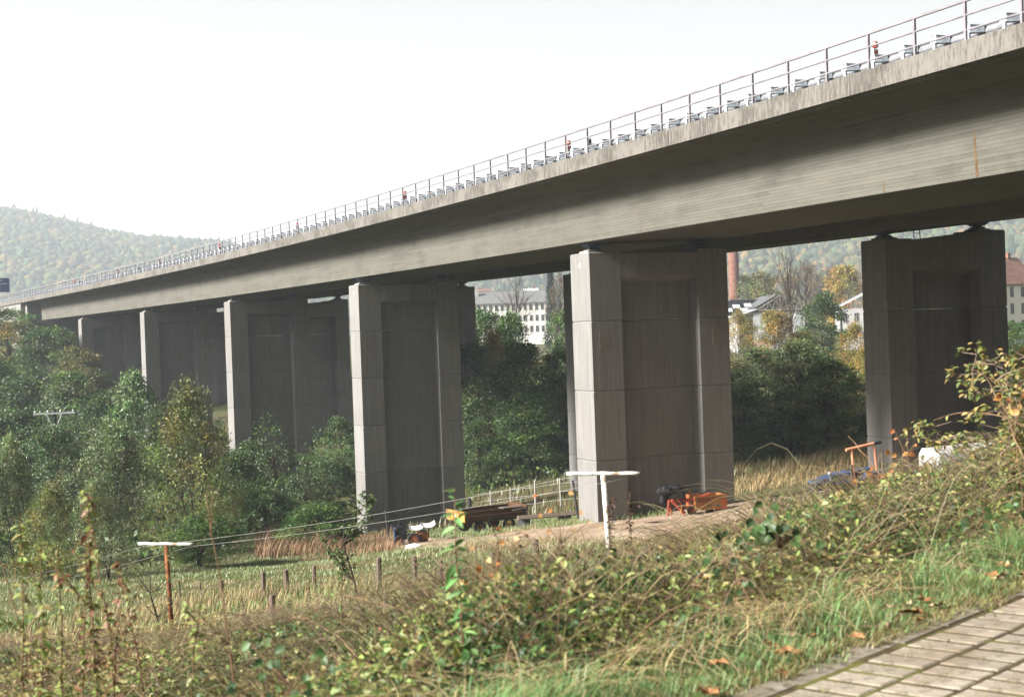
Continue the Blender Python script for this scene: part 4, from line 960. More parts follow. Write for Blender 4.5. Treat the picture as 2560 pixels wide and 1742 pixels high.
x, y = spot(1010, 66.5); m = MB(); m.prism([(-0.3, -0.2, 0), (0.25, -0.25, 0.02), (0.42, 0.1, 0.1), (0.1, 0.25, 0.16), (-0.25, 0.15, 0.1)], (0.02, 0.03, 0.10)); o = m.build('scrap_sheet', M_WHITE2, None, M=Matrix.Translation((x, y, gz(x, y)))); tag(o, 'crumpled white scrap lying in the dry grass below the black machine', 'scrap')
# red and orange implement at the foot of the big pier
x, y = spot(1725, 58.2); g = gz(x, y)
t = thing('farm_implement', 'orange tipping box on red steel frame with black tarpaulin by the largest pier', 'farm implement', (x, y, g), R(15))
def rim_box(a, b, h, z, mat, name, parent, th=0.05):
    m = MB(); m.b2((a[0], a[1], z), (b[0], a[1] + th, z + h)); m.b2((a[0], b[1] - th, z), (b[0], b[1], z + h)); m.b2((a[0], a[1] + th, z), (a[0] + th, b[1] - th, z + h)); m.b2((b[0] - th, a[1] + th, z), (b[0], b[1] - th, z + h)); m.b2((a[0] + th, a[1] + th, z), (b[0] - th, b[1] - th, z + 0.04))
    m.b2((a[0] - 0.03, a[1] - 0.03, z + h - 0.05), (b[0] + 0.03, a[1] - 0.002, z + h + 0.02)); m.b2((a[0] - 0.02, a[1] - 0.02, z + 0.0), (b[0] + 0.02, a[1] - 0.002, z + 0.05))
    return m.build(name, mat, parent)
bx = rim_box((0, 0), (1.35, 1.0), 0.56, 0.18, M_ORA, 'tipping_box', t)
m = MB(); m.b2((0.02, -0.012, 0.52), (0.62, -0.004, 0.60)); m.build('box_seam', M_RUST, bx)
m = MB(); m.tube([(0.95, -0.01, 0.34), (0.95, -0.03, 0.34)], 0.06, 8); m.tube([(0.55, -0.01, 0.36), (0.55, -0.025, 0.36)], 0.035, 8); m.build('drain_hole', M_BLACK, bx)
fr = MB()
fr.tube([(-1.15, 0.1, 0.04), (-1.08, 0.1, 0.62)], 0.055, 8); fr.tube([(-0.98, 0.05, 0.66), (-0.48, 0.0, 0.10)], 0.075, 8); fr.tube([(-1.1, 0.1, 0.62), (-0.5, 0.3, 0.62), (0.1, 0.35, 0.58)], 0.05, 8)
fr.tube([(-0.7, 0.1, 0.66), (-0.45, 0.1, 0.32), (0.02, 0.1, 0.40)], 0.04, 6); fr.tube([(-0.35, 0.2, 0.55), (0.35, 0.25, 0.72)], 0.05, 8); fr.tube([(-0.05, 0.05, 0.62), (0.65, 0.1, 0.80)], 0.055, 8); fr.tube([(-0.1, 0.2, 0.72), (-0.15, 0.2, 0.95)], 0.03, 6); fr.tube([(-0.9, 0.5, 0.6), (-0.8, 0.6, 0.02)], 0.05, 8)
fr.build('steel_frame', M_ORED, t)
m = MB(); m.tube([(0.3, 0.3, 0.8), (0.75, 0.3, 0.93), (1.05, 0.3, 1.05)], 0.025, 6); m.tube([(-0.6, 0.3, 1.05), (0.25, 0.4, 1.22)], 0.03, 6); m.tube([(-0.3, 0.3, 0.65), (-0.45, 0.35, 1.12)], 0.03, 6); m.tube([(0.1, 0.3, 0.7), (0.2, 0.45, 1.2)], 0.02, 6); m.build('control_rods', M_BLACK, t)
m = MB(); m.sphere((-1.05, 0.35, 1.02), 0.42, 12, 8, (1.1, 0.8, 0.52)); m.sphere((-0.72, 0.3, 1.08), 0.3, 12, 8, (1.2, 0.9, 0.5)); m.b2((-1.28, 0.2, 0.55), (-1.02, 0.6, 0.98))
rg_ = random.Random(4); m.v = [(v[0] + rg_.uniform(-.03, .03), v[1] + rg_.uniform(-.03, .03), v[2] + rg_.uniform(-.035, .035)) for v in m.v]
m.build('tarpaulin', M_TARP, t)
wheel(t, (-0.12, 0.1, 0.2), 0.2, 0.12); wheel(t, (0.8, 0.5, 0.18), 0.18, 0.12)
m = MB(); m.tube([(-0.78, -0.25, 0.0), (-0.62, -0.1, 0.42)], 0.018, 6); m.build('wooden_handle', M_YEL, t)
# blue tractor with roll bar
x, y = spot(2118, 45.0); g = gz(x, y)
t = thing('tractor', 'small faded blue tractor with orange roll bar half hidden behind the bramble bank', 'tractor', (x, y, g + 0.42), R(14))
m = MB(); m.prism([(-1.05, -0.26, 0.42), (-0.15, -0.30, 0.42), (-0.12, -0.30, 0.78), (-0.45, -0.28, 0.74), (-1.05, -0.24, 0.60)], (0, 0.54, 0)); hd = m.build('hood', M_TBLUE, t)
m = MB(); m.b2((-1.08, -0.2, 0.3), (-1.052, 0.24, 0.56)); m.build('grille', M_BLACK, hd)
m = MB(); m.b2((-1.30, -0.3, 0.46), (-0.95, 0.36, 0.52)); m.build('front_bonnet_plate', M_TBLUE, t)
m = MB(); m.b2((-1.35, -0.22, 0.1), (-0.2, 0.26, 0.40)); m.b2((-0.2, -0.2, 0.05), (1.0, 0.24, 0.44)); m.build('chassis', M_BLACK, t)
m = MB(); m.b2((-1.25, -0.36, 0.20), (-0.85, -0.33, 0.26)); m.build('bumper_strip', M_WHITE2, t)
for yy in (-0.42, 0.44): wheel(t, (-0.8, yy, 0.02), 0.34, 0.16, rim=M_WHITE2); wheel(t, (0.55, yy * 1.25, 0.12), 0.52, 0.26, rim=M_TBLUE)
for yy in (-0.68, 0.34):
    m = MB(); m.prism([(0.1, yy, 0.52), (0.25, yy, 0.68), (0.85, yy, 0.74), (1.02, yy, 0.66), (1.02, yy, 0.70), (0.86, yy, 0.79), (0.23, yy, 0.73), (0.06, yy, 0.55)], (0, 0.34, 0)); m.build('rear_fender', M_TBLUE, t)
rb = MB(); rb.tube([(-0.06, -0.32, 0.35), (-0.13, -0.32, 1.46)], 0.045, 8); rb.tube([(0.72, -0.30, 0.45), (0.64, -0.30, 1.52)], 0.045, 8); rb.tube([(-0.32, -0.32, 1.45), (0.62, -0.31, 1.60)], 0.05, 10); rbo = rb.build('roll_bar', M_SALM, t)
MB().tube([(0.62, -0.31, 1.60), (0.86, -0.31, 1.635)], 0.052, 10).build('black_sleeve', M_BLACK, rbo)
m = MB(); m.tube([(-0.85, -0.3, 0.55), (-0.87, -0.3, 0.72)], 0.02, 6); m.sphere((-0.88, -0.3, 0.76), 0.07, 10, 6); m.build('headlamp', M_GALV, t)
m = MB(); m.prism([(-0.18, -0.36, 0.35), (-0.08, -0.36, 0.35), (-0.14, -0.36, 1.0), (-0.20, -0.36, 1.0)], (0, 0.04, 0)); m.build('guard_plank', M_WOOD, t)
m = MB()
for k in range(16): a0, a1 = 2 * math.pi * k / 16, 2 * math.pi * (k + 1) / 16; m.tube([(0.12 + 0.05 * math.sin(a0), 0.18 * math.cos(a0), 0.86 + 0.16 * math.sin(a0)), (0.12 + 0.05 * math.sin(a1), 0.18 * math.cos(a1), 0.86 + 0.16 * math.sin(a1))], 0.014, 5, False)
m.tube([(0.12, 0, 0.86), (-0.1, 0, 0.7)], 0.018, 5); m.build('steering_wheel', M_BLACK, t)
m = MB(); m.b2((0.35, -0.2, 0.50), (0.75, 0.2, 0.58)); m.b2((0.72, -0.2, 0.55), (0.80, 0.2, 0.86)); m.build('seat', M_RUST, t)
# white covered trailer and red barrow
x, y = spot(2372, 40); g = gz(x, y)
t = thing('covered_trailer', 'white rounded trailer cover showing above the bramble bank under the right shrub', 'trailer', (x, y, g + 0.50), R(12))
m = MB(); n = 10; vs = []; secs = [(-0.72, 0.90), (-0.66, 0.98), (0.3, 1.02), (1.1, 1.0), (1.2, 0.94)]
prof = [(-0.6, 0.42), (-0.62, 0.7), (-0.58, 0.93), (-0.48, 1.0), (0.48, 1.0), (0.58, 0.93), (0.62, 0.7), (0.6, 0.42)]
for i, (xx, k) in enumerate(secs): vs += [(xx, p[0] * k, 0.42 + (p[1] - 0.42) * (k if p[1] > 0.5 else 1) * (0.80 + 0.34 * i / 4) + 0.02 * math.sin(i * 2 + j * 3)) for j, p in enumerate(prof)]
q = len(prof); fs = [(i * q + j, i * q + (j + 1) % q, (i + 1) * q + (j + 1) % q, (i + 1) * q + j) for i in range(len(secs) - 1) for j in range(q)] + [tuple(range(q - 1, -1, -1)), tuple(range((len(secs) - 1) * q, len(secs) * q))]
m.add(vs, fs); m.build('cover', noisy('grimy_white_cover', (0.40, 0.39, 0.37), (0.58, 0.57, 0.55), 3.0, 0.8, 0.1, c3=(0.30, 0.28, 0.25), scale3=2.0), t)
m = MB(); m.b2((0.55, -0.66, 0.86), (0.72, -0.6, 0.98)); m.build('vent_flap', M_BLACK, t)
m = MB(); m.b2((-0.7, -0.55, 0.3), (1.15, 0.55, 0.415)); m.tube([(1.1, 0, 0.35), (2.0, 0, 0.3)], 0.04, 6); m.build('chassis', M_RUST, t)
for yy in (-0.62, 0.62): wheel(t, (0.2, yy, 0.05), 0.3, 0.16)
x, y = spot(2290, 41); g = gz(x, y)
t = thing('wheelbarrow', 'red steel barrow frame with dark load left of the white covered trailer', 'wheelbarrow', (x, y, g + 0.38), R(5))
m = MB(); m.prism([(-0.28, -0.25, 0.52), (0.25, -0.25, 0.52), (0.33, -0.25, 0.75), (-0.36, -0.25, 0.72)], (0, 0.5, 0)); m.build('tray', M_BLACK, t)
m = MB(); m.tube([(-0.38, -0.27, 0.52), (0.35, -0.27, 0.56)], 0.028, 6); m.tube([(0.3, -0.27, 0.8), (0.30, -0.27, -0.1)], 0.026, 6); m.tube([(-0.2, -0.27, 0.5), (-0.12, -0.27, -0.1)], 0.022, 6); m.tube([(-0.3, -0.27, 0.12), (0.36, -0.27, 0.16)], 0.022, 6); m.build('frame', M_ORED, t)
wheel(t, (0.1, 0.0, 0.1), 0.2, 0.09)

# ---------------------------------------------------------------- brick pavement
pv = thing('brick_pavement', 'x', 'x', (0, 0, 0)); del pv['label'], pv['category']; pv['kind'] = 'structure'
ZP = EYE - 1.6
def pxy(a, e): return PE0 + PED * a - PEN * (e - 0.10)          # a along the edge, e into the paving
V = []; na = 24
b0 = [pxy(-3.0, -0.02), pxy(10.2, -0.02), pxy(10.2, 4.5), pxy(-3.0, 4.5)]
m = MB(); m.add([(*p, ZP - 0.0035) for p in b0] + [(*p, ZP - 0.2) for p in b0], [(0, 1, 2, 3), (7, 6, 5, 4), (0, 1, 5, 4), (1, 2, 6, 5), (2, 3, 7, 6), (3, 0, 4, 7)]); m.build('joint_bed', M_MOSS, pv)
BL, BW = 0.20, 0.30
def paver_mesh(seed):
    rng = random.Random(seed); m = MB(); l, w = BL / 2 - 0.017, BW / 2 - 0.011; c = 0.010
    def ring(i, z): return [(sx * (l - i) + rng.uniform(-.002, .002), sy * (w - i) + rng.uniform(-.002, .002), z) for sx, sy in ((-1, -1), (1, -1), (1, 1), (-1, 1))]
    r = [ring(0, -0.05), ring(0, -0.006), ring(c, 0.0)]
    m.add(r[0] + r[1] + r[2], [(8, 9, 10, 11)] + [(q * 4 + k, q * 4 + (k + 1) % 4, q * 4 + 4 + (k + 1) % 4, q * 4 + 4 + k) for q in range(2) for k in range(4)])
    me = m.mesh('paver'); me.materials.append(M_PAVER); return me
pms = [paver_mesh(k) for k in range(5)]
rng_ = random.Random(8); ang = math.atan2(PED[1], PED[0]); cnt = 0
def paver(a, e, me, extra=0.0):
    x, y = pxy(a, e)
    M = Matrix.Translation((x, y, ZP + rng_.uniform(-0.002, 0.004))) @ Matrix.Rotation(ang + rng_.uniform(-0.02, 0.02) + extra, 4, 'Z') @ Matrix.Rotation(rng_.uniform(-0.012, 0.012), 4, 'X') @ Matrix.Rotation(rng_.uniform(-0.012, 0.012), 4, 'Y')
    link('paver', me, pv, M)
cells = []
for r in range(0, 14):
    for k in range(-14, 52):
        a = k * BL + (BL / 2 if r % 2 else 0.0) + 0.03 * math.sin(r * 1.7); e = 0.235 + BW / 2 + r * BW
        x, y = pxy(a, e)
        if y < 3.6 or y > 14: continue
        cells.append((abs((x / max(y, .1)) - 0.30) * 2 + abs(y - 7), a, e))
cells.sort()
for _, a, e in cells[:278]: paver(a, e, rng_.choice(pms))
mm = MB()
for _, a, e in cells[278:]:
    x, y = pxy(a, e); me = rng_.choice(pms); Mx = Matrix.Translation((x, y, ZP + rng_.uniform(-0.002, 0.004))) @ Matrix.Rotation(ang + rng_.uniform(-0.02, 0.02), 4, 'Z')
    mm.add([Mx @ v.co for v in me.vertices], [tuple(p.vertices) for p in me.polygons])
tag(mm.build('outer_pavers', M_PAVER, pv), kind='stuff')
ke = MB()
for k in range(-5, 14):
    m = MB(); l = 0.49
    m.cham((-l / 2, -0.075, -0.12), (l / 2, 0.075, 0.0), 0.008); me = m.mesh('edging_stone'); me.materials.append(M_KERB)
    x, y = pxy(k * 0.5 + 0.1, 0.14 + 0.012 * math.sin(k * 2.3)); link('edging_stone', me, pv, Matrix.Translation((x, y, ZP + 0.001 + 0.004 * math.sin(k * 5))) @ Matrix.Rotation(ang + 0.012 * math.sin(k * 3.1), 4, 'Z'))

# ---------------------------------------------------------------- trees
PAL = {
 'green':   [(0.045, 0.075, 0.018), (0.06, 0.09, 0.025), (0.035, 0.06, 0.018), (0.08, 0.105, 0.03)],
 'green_y': [(0.05, 0.085, 0.02), (0.065, 0.10, 0.03), (0.09, 0.11, 0.03)],
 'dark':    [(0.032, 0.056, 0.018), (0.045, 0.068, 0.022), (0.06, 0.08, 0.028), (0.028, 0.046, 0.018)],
 'alder':   [(0.05, 0.08, 0.025), (0.075, 0.105, 0.04), (0.10, 0.13, 0.06), (0.04, 0.065, 0.02)],
 'olive':   [(0.075, 0.08, 0.022), (0.10, 0.095, 0.03), (0.06, 0.07, 0.022), (0.12, 0.10, 0.035)],
 'willow':  [(0.085, 0.10, 0.04), (0.11, 0.12, 0.055), (0.07, 0.085, 0.03), (0.13, 0.14, 0.075)],
 'willow_b':[(0.085, 0.095, 0.03), (0.11, 0.11, 0.04), (0.075, 0.09, 0.03), (0.12, 0.10, 0.035)],
 'yellow':  [(0.30, 0.20, 0.04), (0.36, 0.24, 0.06), (0.25, 0.18, 0.045), (0.20, 0.16, 0.04)],
 'yellow_w':[(0.20, 0.17, 0.035), (0.26, 0.20, 0.045), (0.15, 0.14, 0.035), (0.28, 0.18, 0.04)],
 'brown':   [(0.15, 0.085, 0.035), (0.18, 0.11, 0.045), (0.11, 0.08, 0.035), (0.20, 0.12, 0.06)],
 'conifer': [(0.018, 0.032, 0.02), (0.025, 0.04, 0.024)],
 'bare':    [(0.12, 0.09, 0.06)], 'pale': [(0.105, 0.14, 0.055), (0.14, 0.175, 0.08), (0.085, 0.115, 0.045), (0.17, 0.185, 0.08)], 'sapling': [(0.03, 0.05, 0.016), (0.05, 0.07, 0.025), (0.07, 0.09, 0.035)],
}
def gen_tree(kind, seed, H=10.0, Rr=3.0, ncl=105, nlf=115, leaf=0.23, form='oval', low=0.12):
    """crown and trunk meshes of nominal height H and radius Rr"""
    rng = np.random.default_rng(seed); rr = random.Random(seed)
    lob = [(rr.uniform(0, 6.28), rr.uniform(0.1, 0.95), rr.uniform(0.7, 1.35), rr.uniform(0.25, 0.45)) for _ in range(9)]
    def env(t):
        if form == 'oval': return np.sin(np.pi * np.clip(t * 0.9 + 0.08, 0, 1)) ** 0.75
        if form == 'dome': return np.clip(1 - t ** 2.4, 0, 1) ** 0.6 * (0.72 + 0.28 * np.sin(np.pi * np.clip(t + 0.1, 0, 1)))
        if form == 'cone': return np.clip(1.02 - t, 0.03, 1) ** 0.9
        return np.sin(np.pi * np.clip(t * 0.86 + 0.12, 0, 1)) ** 0.5
    t = low + (1 - low) * rng.random(ncl) ** 0.85; a = rng.uniform(0, 2 * np.pi, ncl)
    rad = env((t - low) / (1 - low)) * Rr * np.sqrt(rng.uniform(0.12, 1.0, ncl))
    f = np.ones(ncl)
    for la, lt, lk, lw in lob:
        da = np.abs((a - la + np.pi) % (2 * np.pi) - np.pi); f *= 1 + (lk - 1) * np.exp(-(da / 0.7) ** 2 - ((t - lt) / lw) ** 2)
    rad = rad * f
    lean = rng.normal(0, 0.04 * H, 2)
    C = np.stack([rad * np.cos(a) + lean[0] * t, rad * np.sin(a) + lean[1] * t, t * H * (0.94 + 0.06 * f)], 1)
    m = MB(); tip = 0.9 if form in ('oval', 'cone', 'bare') else 0.55
    nst = 1 if form in ('oval', 'cone', 'bare') else 5
    stems = []
    for s in range(nst):
        an = 2 * math.pi * s / nst + rr.uniform(-.4, .4); sp = 0 if nst == 1 else 0.35 * Rr
        pts = []
        for k in range(6):
            u = k / 5 * tip; pts.append(Vector((sp * u * math.cos(an) * 1.6 + lean[0] * u + rr.uniform(-.06, .06) * Rr * (k > 0) * 0.6, sp * u * math.sin(an) * 1.6 + lean[1] * u + rr.uniform(-.06, .06) * Rr * (k > 0) * 0.6, u * H - (0.4 if k == 0 else 0))))
        r0 = (0.020 if nst == 1 else 0.009) * H
        m.tube(pts, [r0 * (1 - 0.88 * k / 5) for k in range(6)], 6); stems.append(pts)
    nb = ncl if kind in ('bare', 'brown', 'sapling') else min(ncl, 46)
    for i in range(nb):
        st = stems[i % nst]; z = C[i, 2] * rr.uniform(0.45, 0.75); k = min(range(6), key=lambda q: abs(st[q].z - z)); p0 = st[k]; p1 = Vector(C[i])
        mid = p0.lerp(p1, 0.5) + Vector((0, 0, rr.uniform(-0.02, 0.06) * H))
        rb = 0.005 * H * (0.8 if nst == 1 else 0.5)
        m.tube([p0, mid, p1], [rb, rb * 0.6, rb * 0.2], 4, False)
        if kind in ('bare', 'brown'):
            for q in range(7):
                b0 = mid.lerp(p1, rr.random()); d = (p1 - p0).normalized() * rr.uniform(.04, .10) * H + Vector((rr.gauss(0, 1), rr.gauss(0, 1), rr.gauss(0.6, 0.8))) * 0.035 * H
                m.tube([b0, b0 + d * 0.6 + Vector((0, 0, 0.01 * H)), b0 + d], [rb * 0.35, rb * 0.25, rb * 0.12], 3, False)
    trunk = m.mesh('trunk'); trunk.materials.append(M_BARK)
    b = Buf(); n = ncl * nlf; ci = np.repeat(np.arange(ncl), nlf)
    cr = rng.uniform(0.055, 0.125, ncl) * H * (0.8 if form == 'cone' else 1.0)
    off = rng.normal(0, 1, (n, 3)); off = unit(off) * (rng.random((n, 1)) ** 0.45)
    sq = np.array([1.0, 1.0, 0.75]) if form != 'dome' else np.array([0.75, 0.75, 1.25])
    P = C[ci] + off * cr[ci][:, None] * sq
    P[:, 2] = np.maximum(P[:, 2], 0.1)
    D = unit(off * 0.6 + rdir(rng, n) * 0.8 + np.array([0, 0, -0.15 if form != 'dome' else 0.35])); Nn = unit(np.cross(D, rdir(rng, n)))
    L = leaf * rng.uniform(0.6, 1.35, n); Wd = L * (0.62 if form != 'dome' else 0.36)
    cc = pick(rng, PAL[kind], ncl, 0.30, 1.0); col = np.clip(cc[ci] * (1 + rng.normal(0, 0.2, (n, 1))) * (1 + rng.normal(0, 0.06, (n, 3))), 0.004, 0.8)
    if kind == 'green_y':
        yel = (np.abs((a - 4.4 + np.pi) % (2 * np.pi) - np.pi) < 1.1) & (t > 0.3) & (t < 0.85); y = yel[ci] & (rng.random(n) < 0.75); col[y] = pick(rng, PAL['yellow'], int(y.sum()))
    if kind in ('alder', 'willow'):
        hi = rng.random(n) < 0.10; col[hi] = pick(rng, [(0.22, 0.25, 0.13), (0.18, 0.21, 0.10)], int(hi.sum()))
    cards(b, P, D, Nn, L, Wd, col)
    o = b.build('crown', M_LEAF); crown = o.data; bpy.data.objects.remove(o)
    return crown, trunk, H, Rr
SPEC = {
 'green': [dict(seed=1, form='oval'), dict(seed=2, form='round', low=0.05, Rr=3.4)], 'green_y': [dict(seed=3, form='oval', low=0.05, Rr=3.6, ncl=110)],
 'dark': [dict(seed=4, form='round', low=0.02, Rr=3.3), dict(seed=5, form='oval', low=0.05)], 'alder': [dict(seed=6, form='oval', low=0.06), dict(seed=7, form='round', low=0.04, Rr=3.2)],
 'olive': [dict(seed=8, form='round', low=0.06)], 'willow': [dict(seed=9, form='dome', low=0.03, Rr=4.2, ncl=130, nlf=110, leaf=0.24), dict(seed=10, form='dome', low=0.03, Rr=4.0, ncl=120, nlf=110, leaf=0.26)],
 'willow_b': [dict(seed=11, form='dome', low=0.02, Rr=3.8, ncl=140, nlf=110, leaf=0.24)], 'yellow': [dict(seed=12, form='round', low=0.10, Rr=2.8)], 'yellow_w': [dict(seed=13, form='dome', low=0.04, Rr=4.0, ncl=110, nlf=80, leaf=0.24)],
 'brown': [dict(seed=14, form='oval', low=0.18, nlf=34, leaf=0.17)], 'conifer': [dict(seed=15, form='cone', low=0.05, Rr=2.0, ncl=110)], 'bare': [dict(seed=16, form='bare', low=0.25, ncl=60, nlf=2, leaf=0.12, Rr=2.6)],
 'pale': [dict(seed=21, form='oval', low=0.04, Rr=3.2), dict(seed=22, form='round', low=0.03, Rr=3.4)],
 'sapling': [dict(seed=17, form='oval', low=0.10, Rr=2.2, ncl=60, nlf=40, leaf=0.26)],
}
PAL = {k: [(r * 1.3, g * 1.45, b * 1.2) if k in ('green', 'green_y', 'dark', 'alder', 'sapling') else (r * 1.35, g * 1.5, b * 1.3) if k == 'willow' else (r * 1.2, g * 1.3, b) if k in ('willow_b', 'olive') else (r, g, b) for r, g, b in v] for k, v in PAL.items()}
TMESH = {k: [gen_tree(k, **d) for d in v] for k, v in SPEC.items()}
NAMES = {'willow': 'willow_bush', 'willow_b': 'willow_bush', 'yellow_w': 'willow_tree', 'conifer': 'conifer_tree', 'bare': 'bare_tree', 'sapling': 'alder_sapling', 'alder': 'alder_tree', 'pale': 'alder_tree', 'brown': 'autumn_tree', 'yellow': 'birch_tree'}
def plant_tree(kind, x, y, h, r, label, seed, zoff=0.0):
    crown, trunk, H, Rr = TMESH[kind][seed % len(TMESH[kind])]
    g = gz(x, y) + zoff
    b = thing(NAMES.get(kind, 'broadleaf_tree'), label, 'bush' if 'willow bush' in label or ' bush' in label or 'shrub' in label else 'tree', (x, y, g), (seed * 2.399) % 6.283 if kind != 'green_y' else 0.0)
    b.scale = (r / Rr, r / Rr, h / H)
    link('trunk', trunk, b); link('crown', crown, b)
    return b
TREES = [
    ('green_y', 30, 185, 10.1, 5.8, 'tree with a yellow patch beside the bridge abutment at the left edge'),
    ('green', 130, 176, 10.5, 4.3, 'green tree just right of the yellow patched one under the deck end'),
    ('olive', 205, 166, 9.2, 3.4, 'olive tree with yellowish top left of the most distant pier'),
    ('dark', 70, 142, 8.3, 4.7, 'dark green tree below the yellow patched one at the left edge'),
    ('alder', 165, 132, 9.6, 3.2, 'bushy green tree above the utility pole crossarm'),
    ('green', -60, 150, 9.1, 4.5, 'green tree cut by the left picture edge below the road sign'),
    ('alder', 335, 112, 10.1, 2.1, 'light leafed alder in front of the second most distant pier'),
    ('dark', 255, 124, 8.5, 3.2, 'dark tree filling the gap right of the utility pole'),
    ('dark', 20, 108, 7.6, 3.4, 'shadowy tree left of the utility pole'),
    ('alder', 125, 92, 6.8, 1.9, 'small leafy alder hiding the foot of the utility pole'),
    ('willow', 245, 72, 6.4, 2.7, 'broad grey green willow left of the rusty clothesline pole'),
    ('willow_b', 462, 78, 8.3, 2.7, 'large olive brown willow hiding the foot of the third pier'),
    ('willow', 20, 68, 6.0, 1.8, 'pale willow bush at the left edge above the meadow'),
    ('willow_b', 105, 61, 3.8, 1.5, 'low willow bush at the left edge of the meadow'),
    ('willow', 250, 60, 3.9, 1.4, 'rounded willow bush behind the tall dock stalks on the left'),
    ('dark', 565, 84, 4.8, 1.7, 'dark bush at the foot of the third pier'),
    ('green', 480, 65, 2.2, 1.7, 'low green bush behind the rusty clothesline pole'),
    ('sapling', 745, 88, 5.3, 1.0, 'slim dark alder sapling in front of the recessed wall of the third pier'),
    ('sapling', 685, 96, 7.1, 1.3, 'thin sparse sapling in front of the third pier recess'),
    ('dark', 852, 112, 5.7, 1.8, 'dark tree in the shade between the third pier and the tall pier'),
    ('green', 790, 73, 2.3, 1.7, 'light green bush left of the tall pier foot'),
    ('dark', 650, 86, 2.5, 2.1, 'dark shrub in the shade under the viaduct right of the third pier'),
    ('dark', 800, 100, 3.8, 2.2, 'shaded shrub under the deck left of the tall pier'),
    ('dark', 600, 104, 4.9, 2.0, 'shaded tree behind the third pier'),
    ('dark', 430, 128, 7.4, 2.8, 'shaded tree behind the olive brown willow'),
    ('green', 1215, 170, 11.4, 3.3, 'green tree hiding the lower left of the factory'),
    ('green', 1270, 160, 10.9, 2.1, 'rounded green tree in front of the factory middle'),
    ('alder', 1408, 166, 10.4, 1.8, 'green tree in front of the right end of the factory'),
    ('yellow_w', 1232, 132, 9.8, 2.5, 'yellow orange willow at the right edge of the tall pier'),
    ('green', 1165, 128, 9.5, 2.6, 'green tree just behind the tall pier'),
    ('alder', 1300, 118, 8.8, 3.0, 'wide green alder in the gap between the two tallest piers'),
    ('green', 1396, 122, 8.1, 1.9, 'green tree left of the far pier strip in the middle gap'),
    ('alder', 1215, 112, 6.8, 2.5, 'green lower tree in the left of the middle gap'),
    ('green', 1330, 108, 6.0, 2.8, 'bushy green tree low in the middle gap'),
    ('pale', 1410, 112, 6.1, 1.8, 'leafy tree low at the right of the middle gap'),
    ('dark', 1190, 106, 4.7, 1.7, 'dark bush beside the foot of the tall pier'),
    ('bare', 1288, 300, 16.6, 3.7, 'leafless tree in front of the factory roof'),
    ('conifer', 1380, 335, 18.6, 1.6, 'dark conifer behind the right end of the factory'),
    ('brown', 1402, 320, 17.7, 2.3, 'bare brownish tree beside the conifer behind the factory'),
    ('yellow_w', 1860, 205, 8.5, 3.9, 'olive yellow willow below the brick chimney'),
    ('yellow', 1945, 192, 8.7, 2.2, 'slender yellow birch in front of the shed truss'),
    ('dark', 2052, 200, 10.6, 3.2, 'tall dark green tree right of the shed truss'),
    ('bare', 1980, 235, 18.3, 3.3, 'tall leafless tree rising in front of the shed truss'),
    ('brown', 2010, 335, 18.2, 5.7, 'large russet tree crown behind the shed'),
    ('olive', 1925, 345, 17.3, 4.9, 'olive brown tree crown right of the brick chimney'),
    ('brown', 2080, 350, 17.1, 4.3, 'brownish tree between the russet and the golden one'),
    ('yellow', 2118, 322, 17.3, 4.1, 'golden yellow tree left of the far viaduct pier top'),
    ('olive', 1880, 350, 16.6, 3.8, 'thin tree crown just right of the chimney'),
    ('yellow_w', 2128, 142, 7.1, 2.8, 'bright yellow green willow left of the far viaduct pier'),
    ('yellow_w', 2158, 130, 4.8, 1.6, 'small yellow willow touching the far viaduct pier edge'),
    ('olive', 2000, 170, 6.1, 2.8, 'olive tree under the bare tree in the right gap'),
    ('pale', 1895, 128, 6.2, 3.2, 'pale green alder right of the largest pier'),
    ('pale', 1990, 122, 6.4, 3.1, 'pale green alder in the middle of the right gap'),
    ('dark', 2085, 115, 4.9, 2.5, 'dark tree in front of the yellow willow in the right gap'),
    ('pale', 1865, 106, 4.4, 2.3, 'leafy alder beside the right edge of the largest pier'),
    ('alder', 1960, 101, 3.5, 2.6, 'leafy shrub low in the middle of the right gap'),
    ('pale', 2065, 98, 4.6, 2.4, 'pale open tree left of the far viaduct pier foot'),
    ('dark', 2150, 104, 1.4, 1.7, 'dark shrub touching the far viaduct pier foot'),
    ('dark', 1850, 97, 2.6, 1.6, 'dark low shrub by the foot of the largest pier'),
    ('green', 2550, 150, 5.6, 2.9, 'green tree below the white house at the right edge'),
    ('yellow', 2590, 92, 4.7, 2.0, 'yellow olive tree at the right edge behind the shrub'),
    ('alder', 2700, 105, 4.4, 3.2, 'alder outside the right edge beyond the far pier'),
    ('alder', 2450, 125, 4.0, 3.1, 'alder hidden behind the far viaduct pier'),
    ('dark', 1550, 118, 7.0, 3.9, 'dark tree behind the largest pier'),
    ('dark', 1700, 112, 7.2, 4.0, 'dark tree behind the recess of the largest pier'),
    ('dark', 1050, 118, 8.9, 3.9, 'dark tree behind the tall pier'),
    ('green', -180, 120, 10.7, 4.3, 'green tree beyond the left edge'),
    ('willow', -130, 66, 5.9, 2.0, 'willow beyond the left edge of the meadow'),
]

for i, (k, c, d, h, r, lab) in enumerate(TREES):
    x, y = spot(c, d); plant_tree(k, x, y, h, r * 1.12, lab, i)

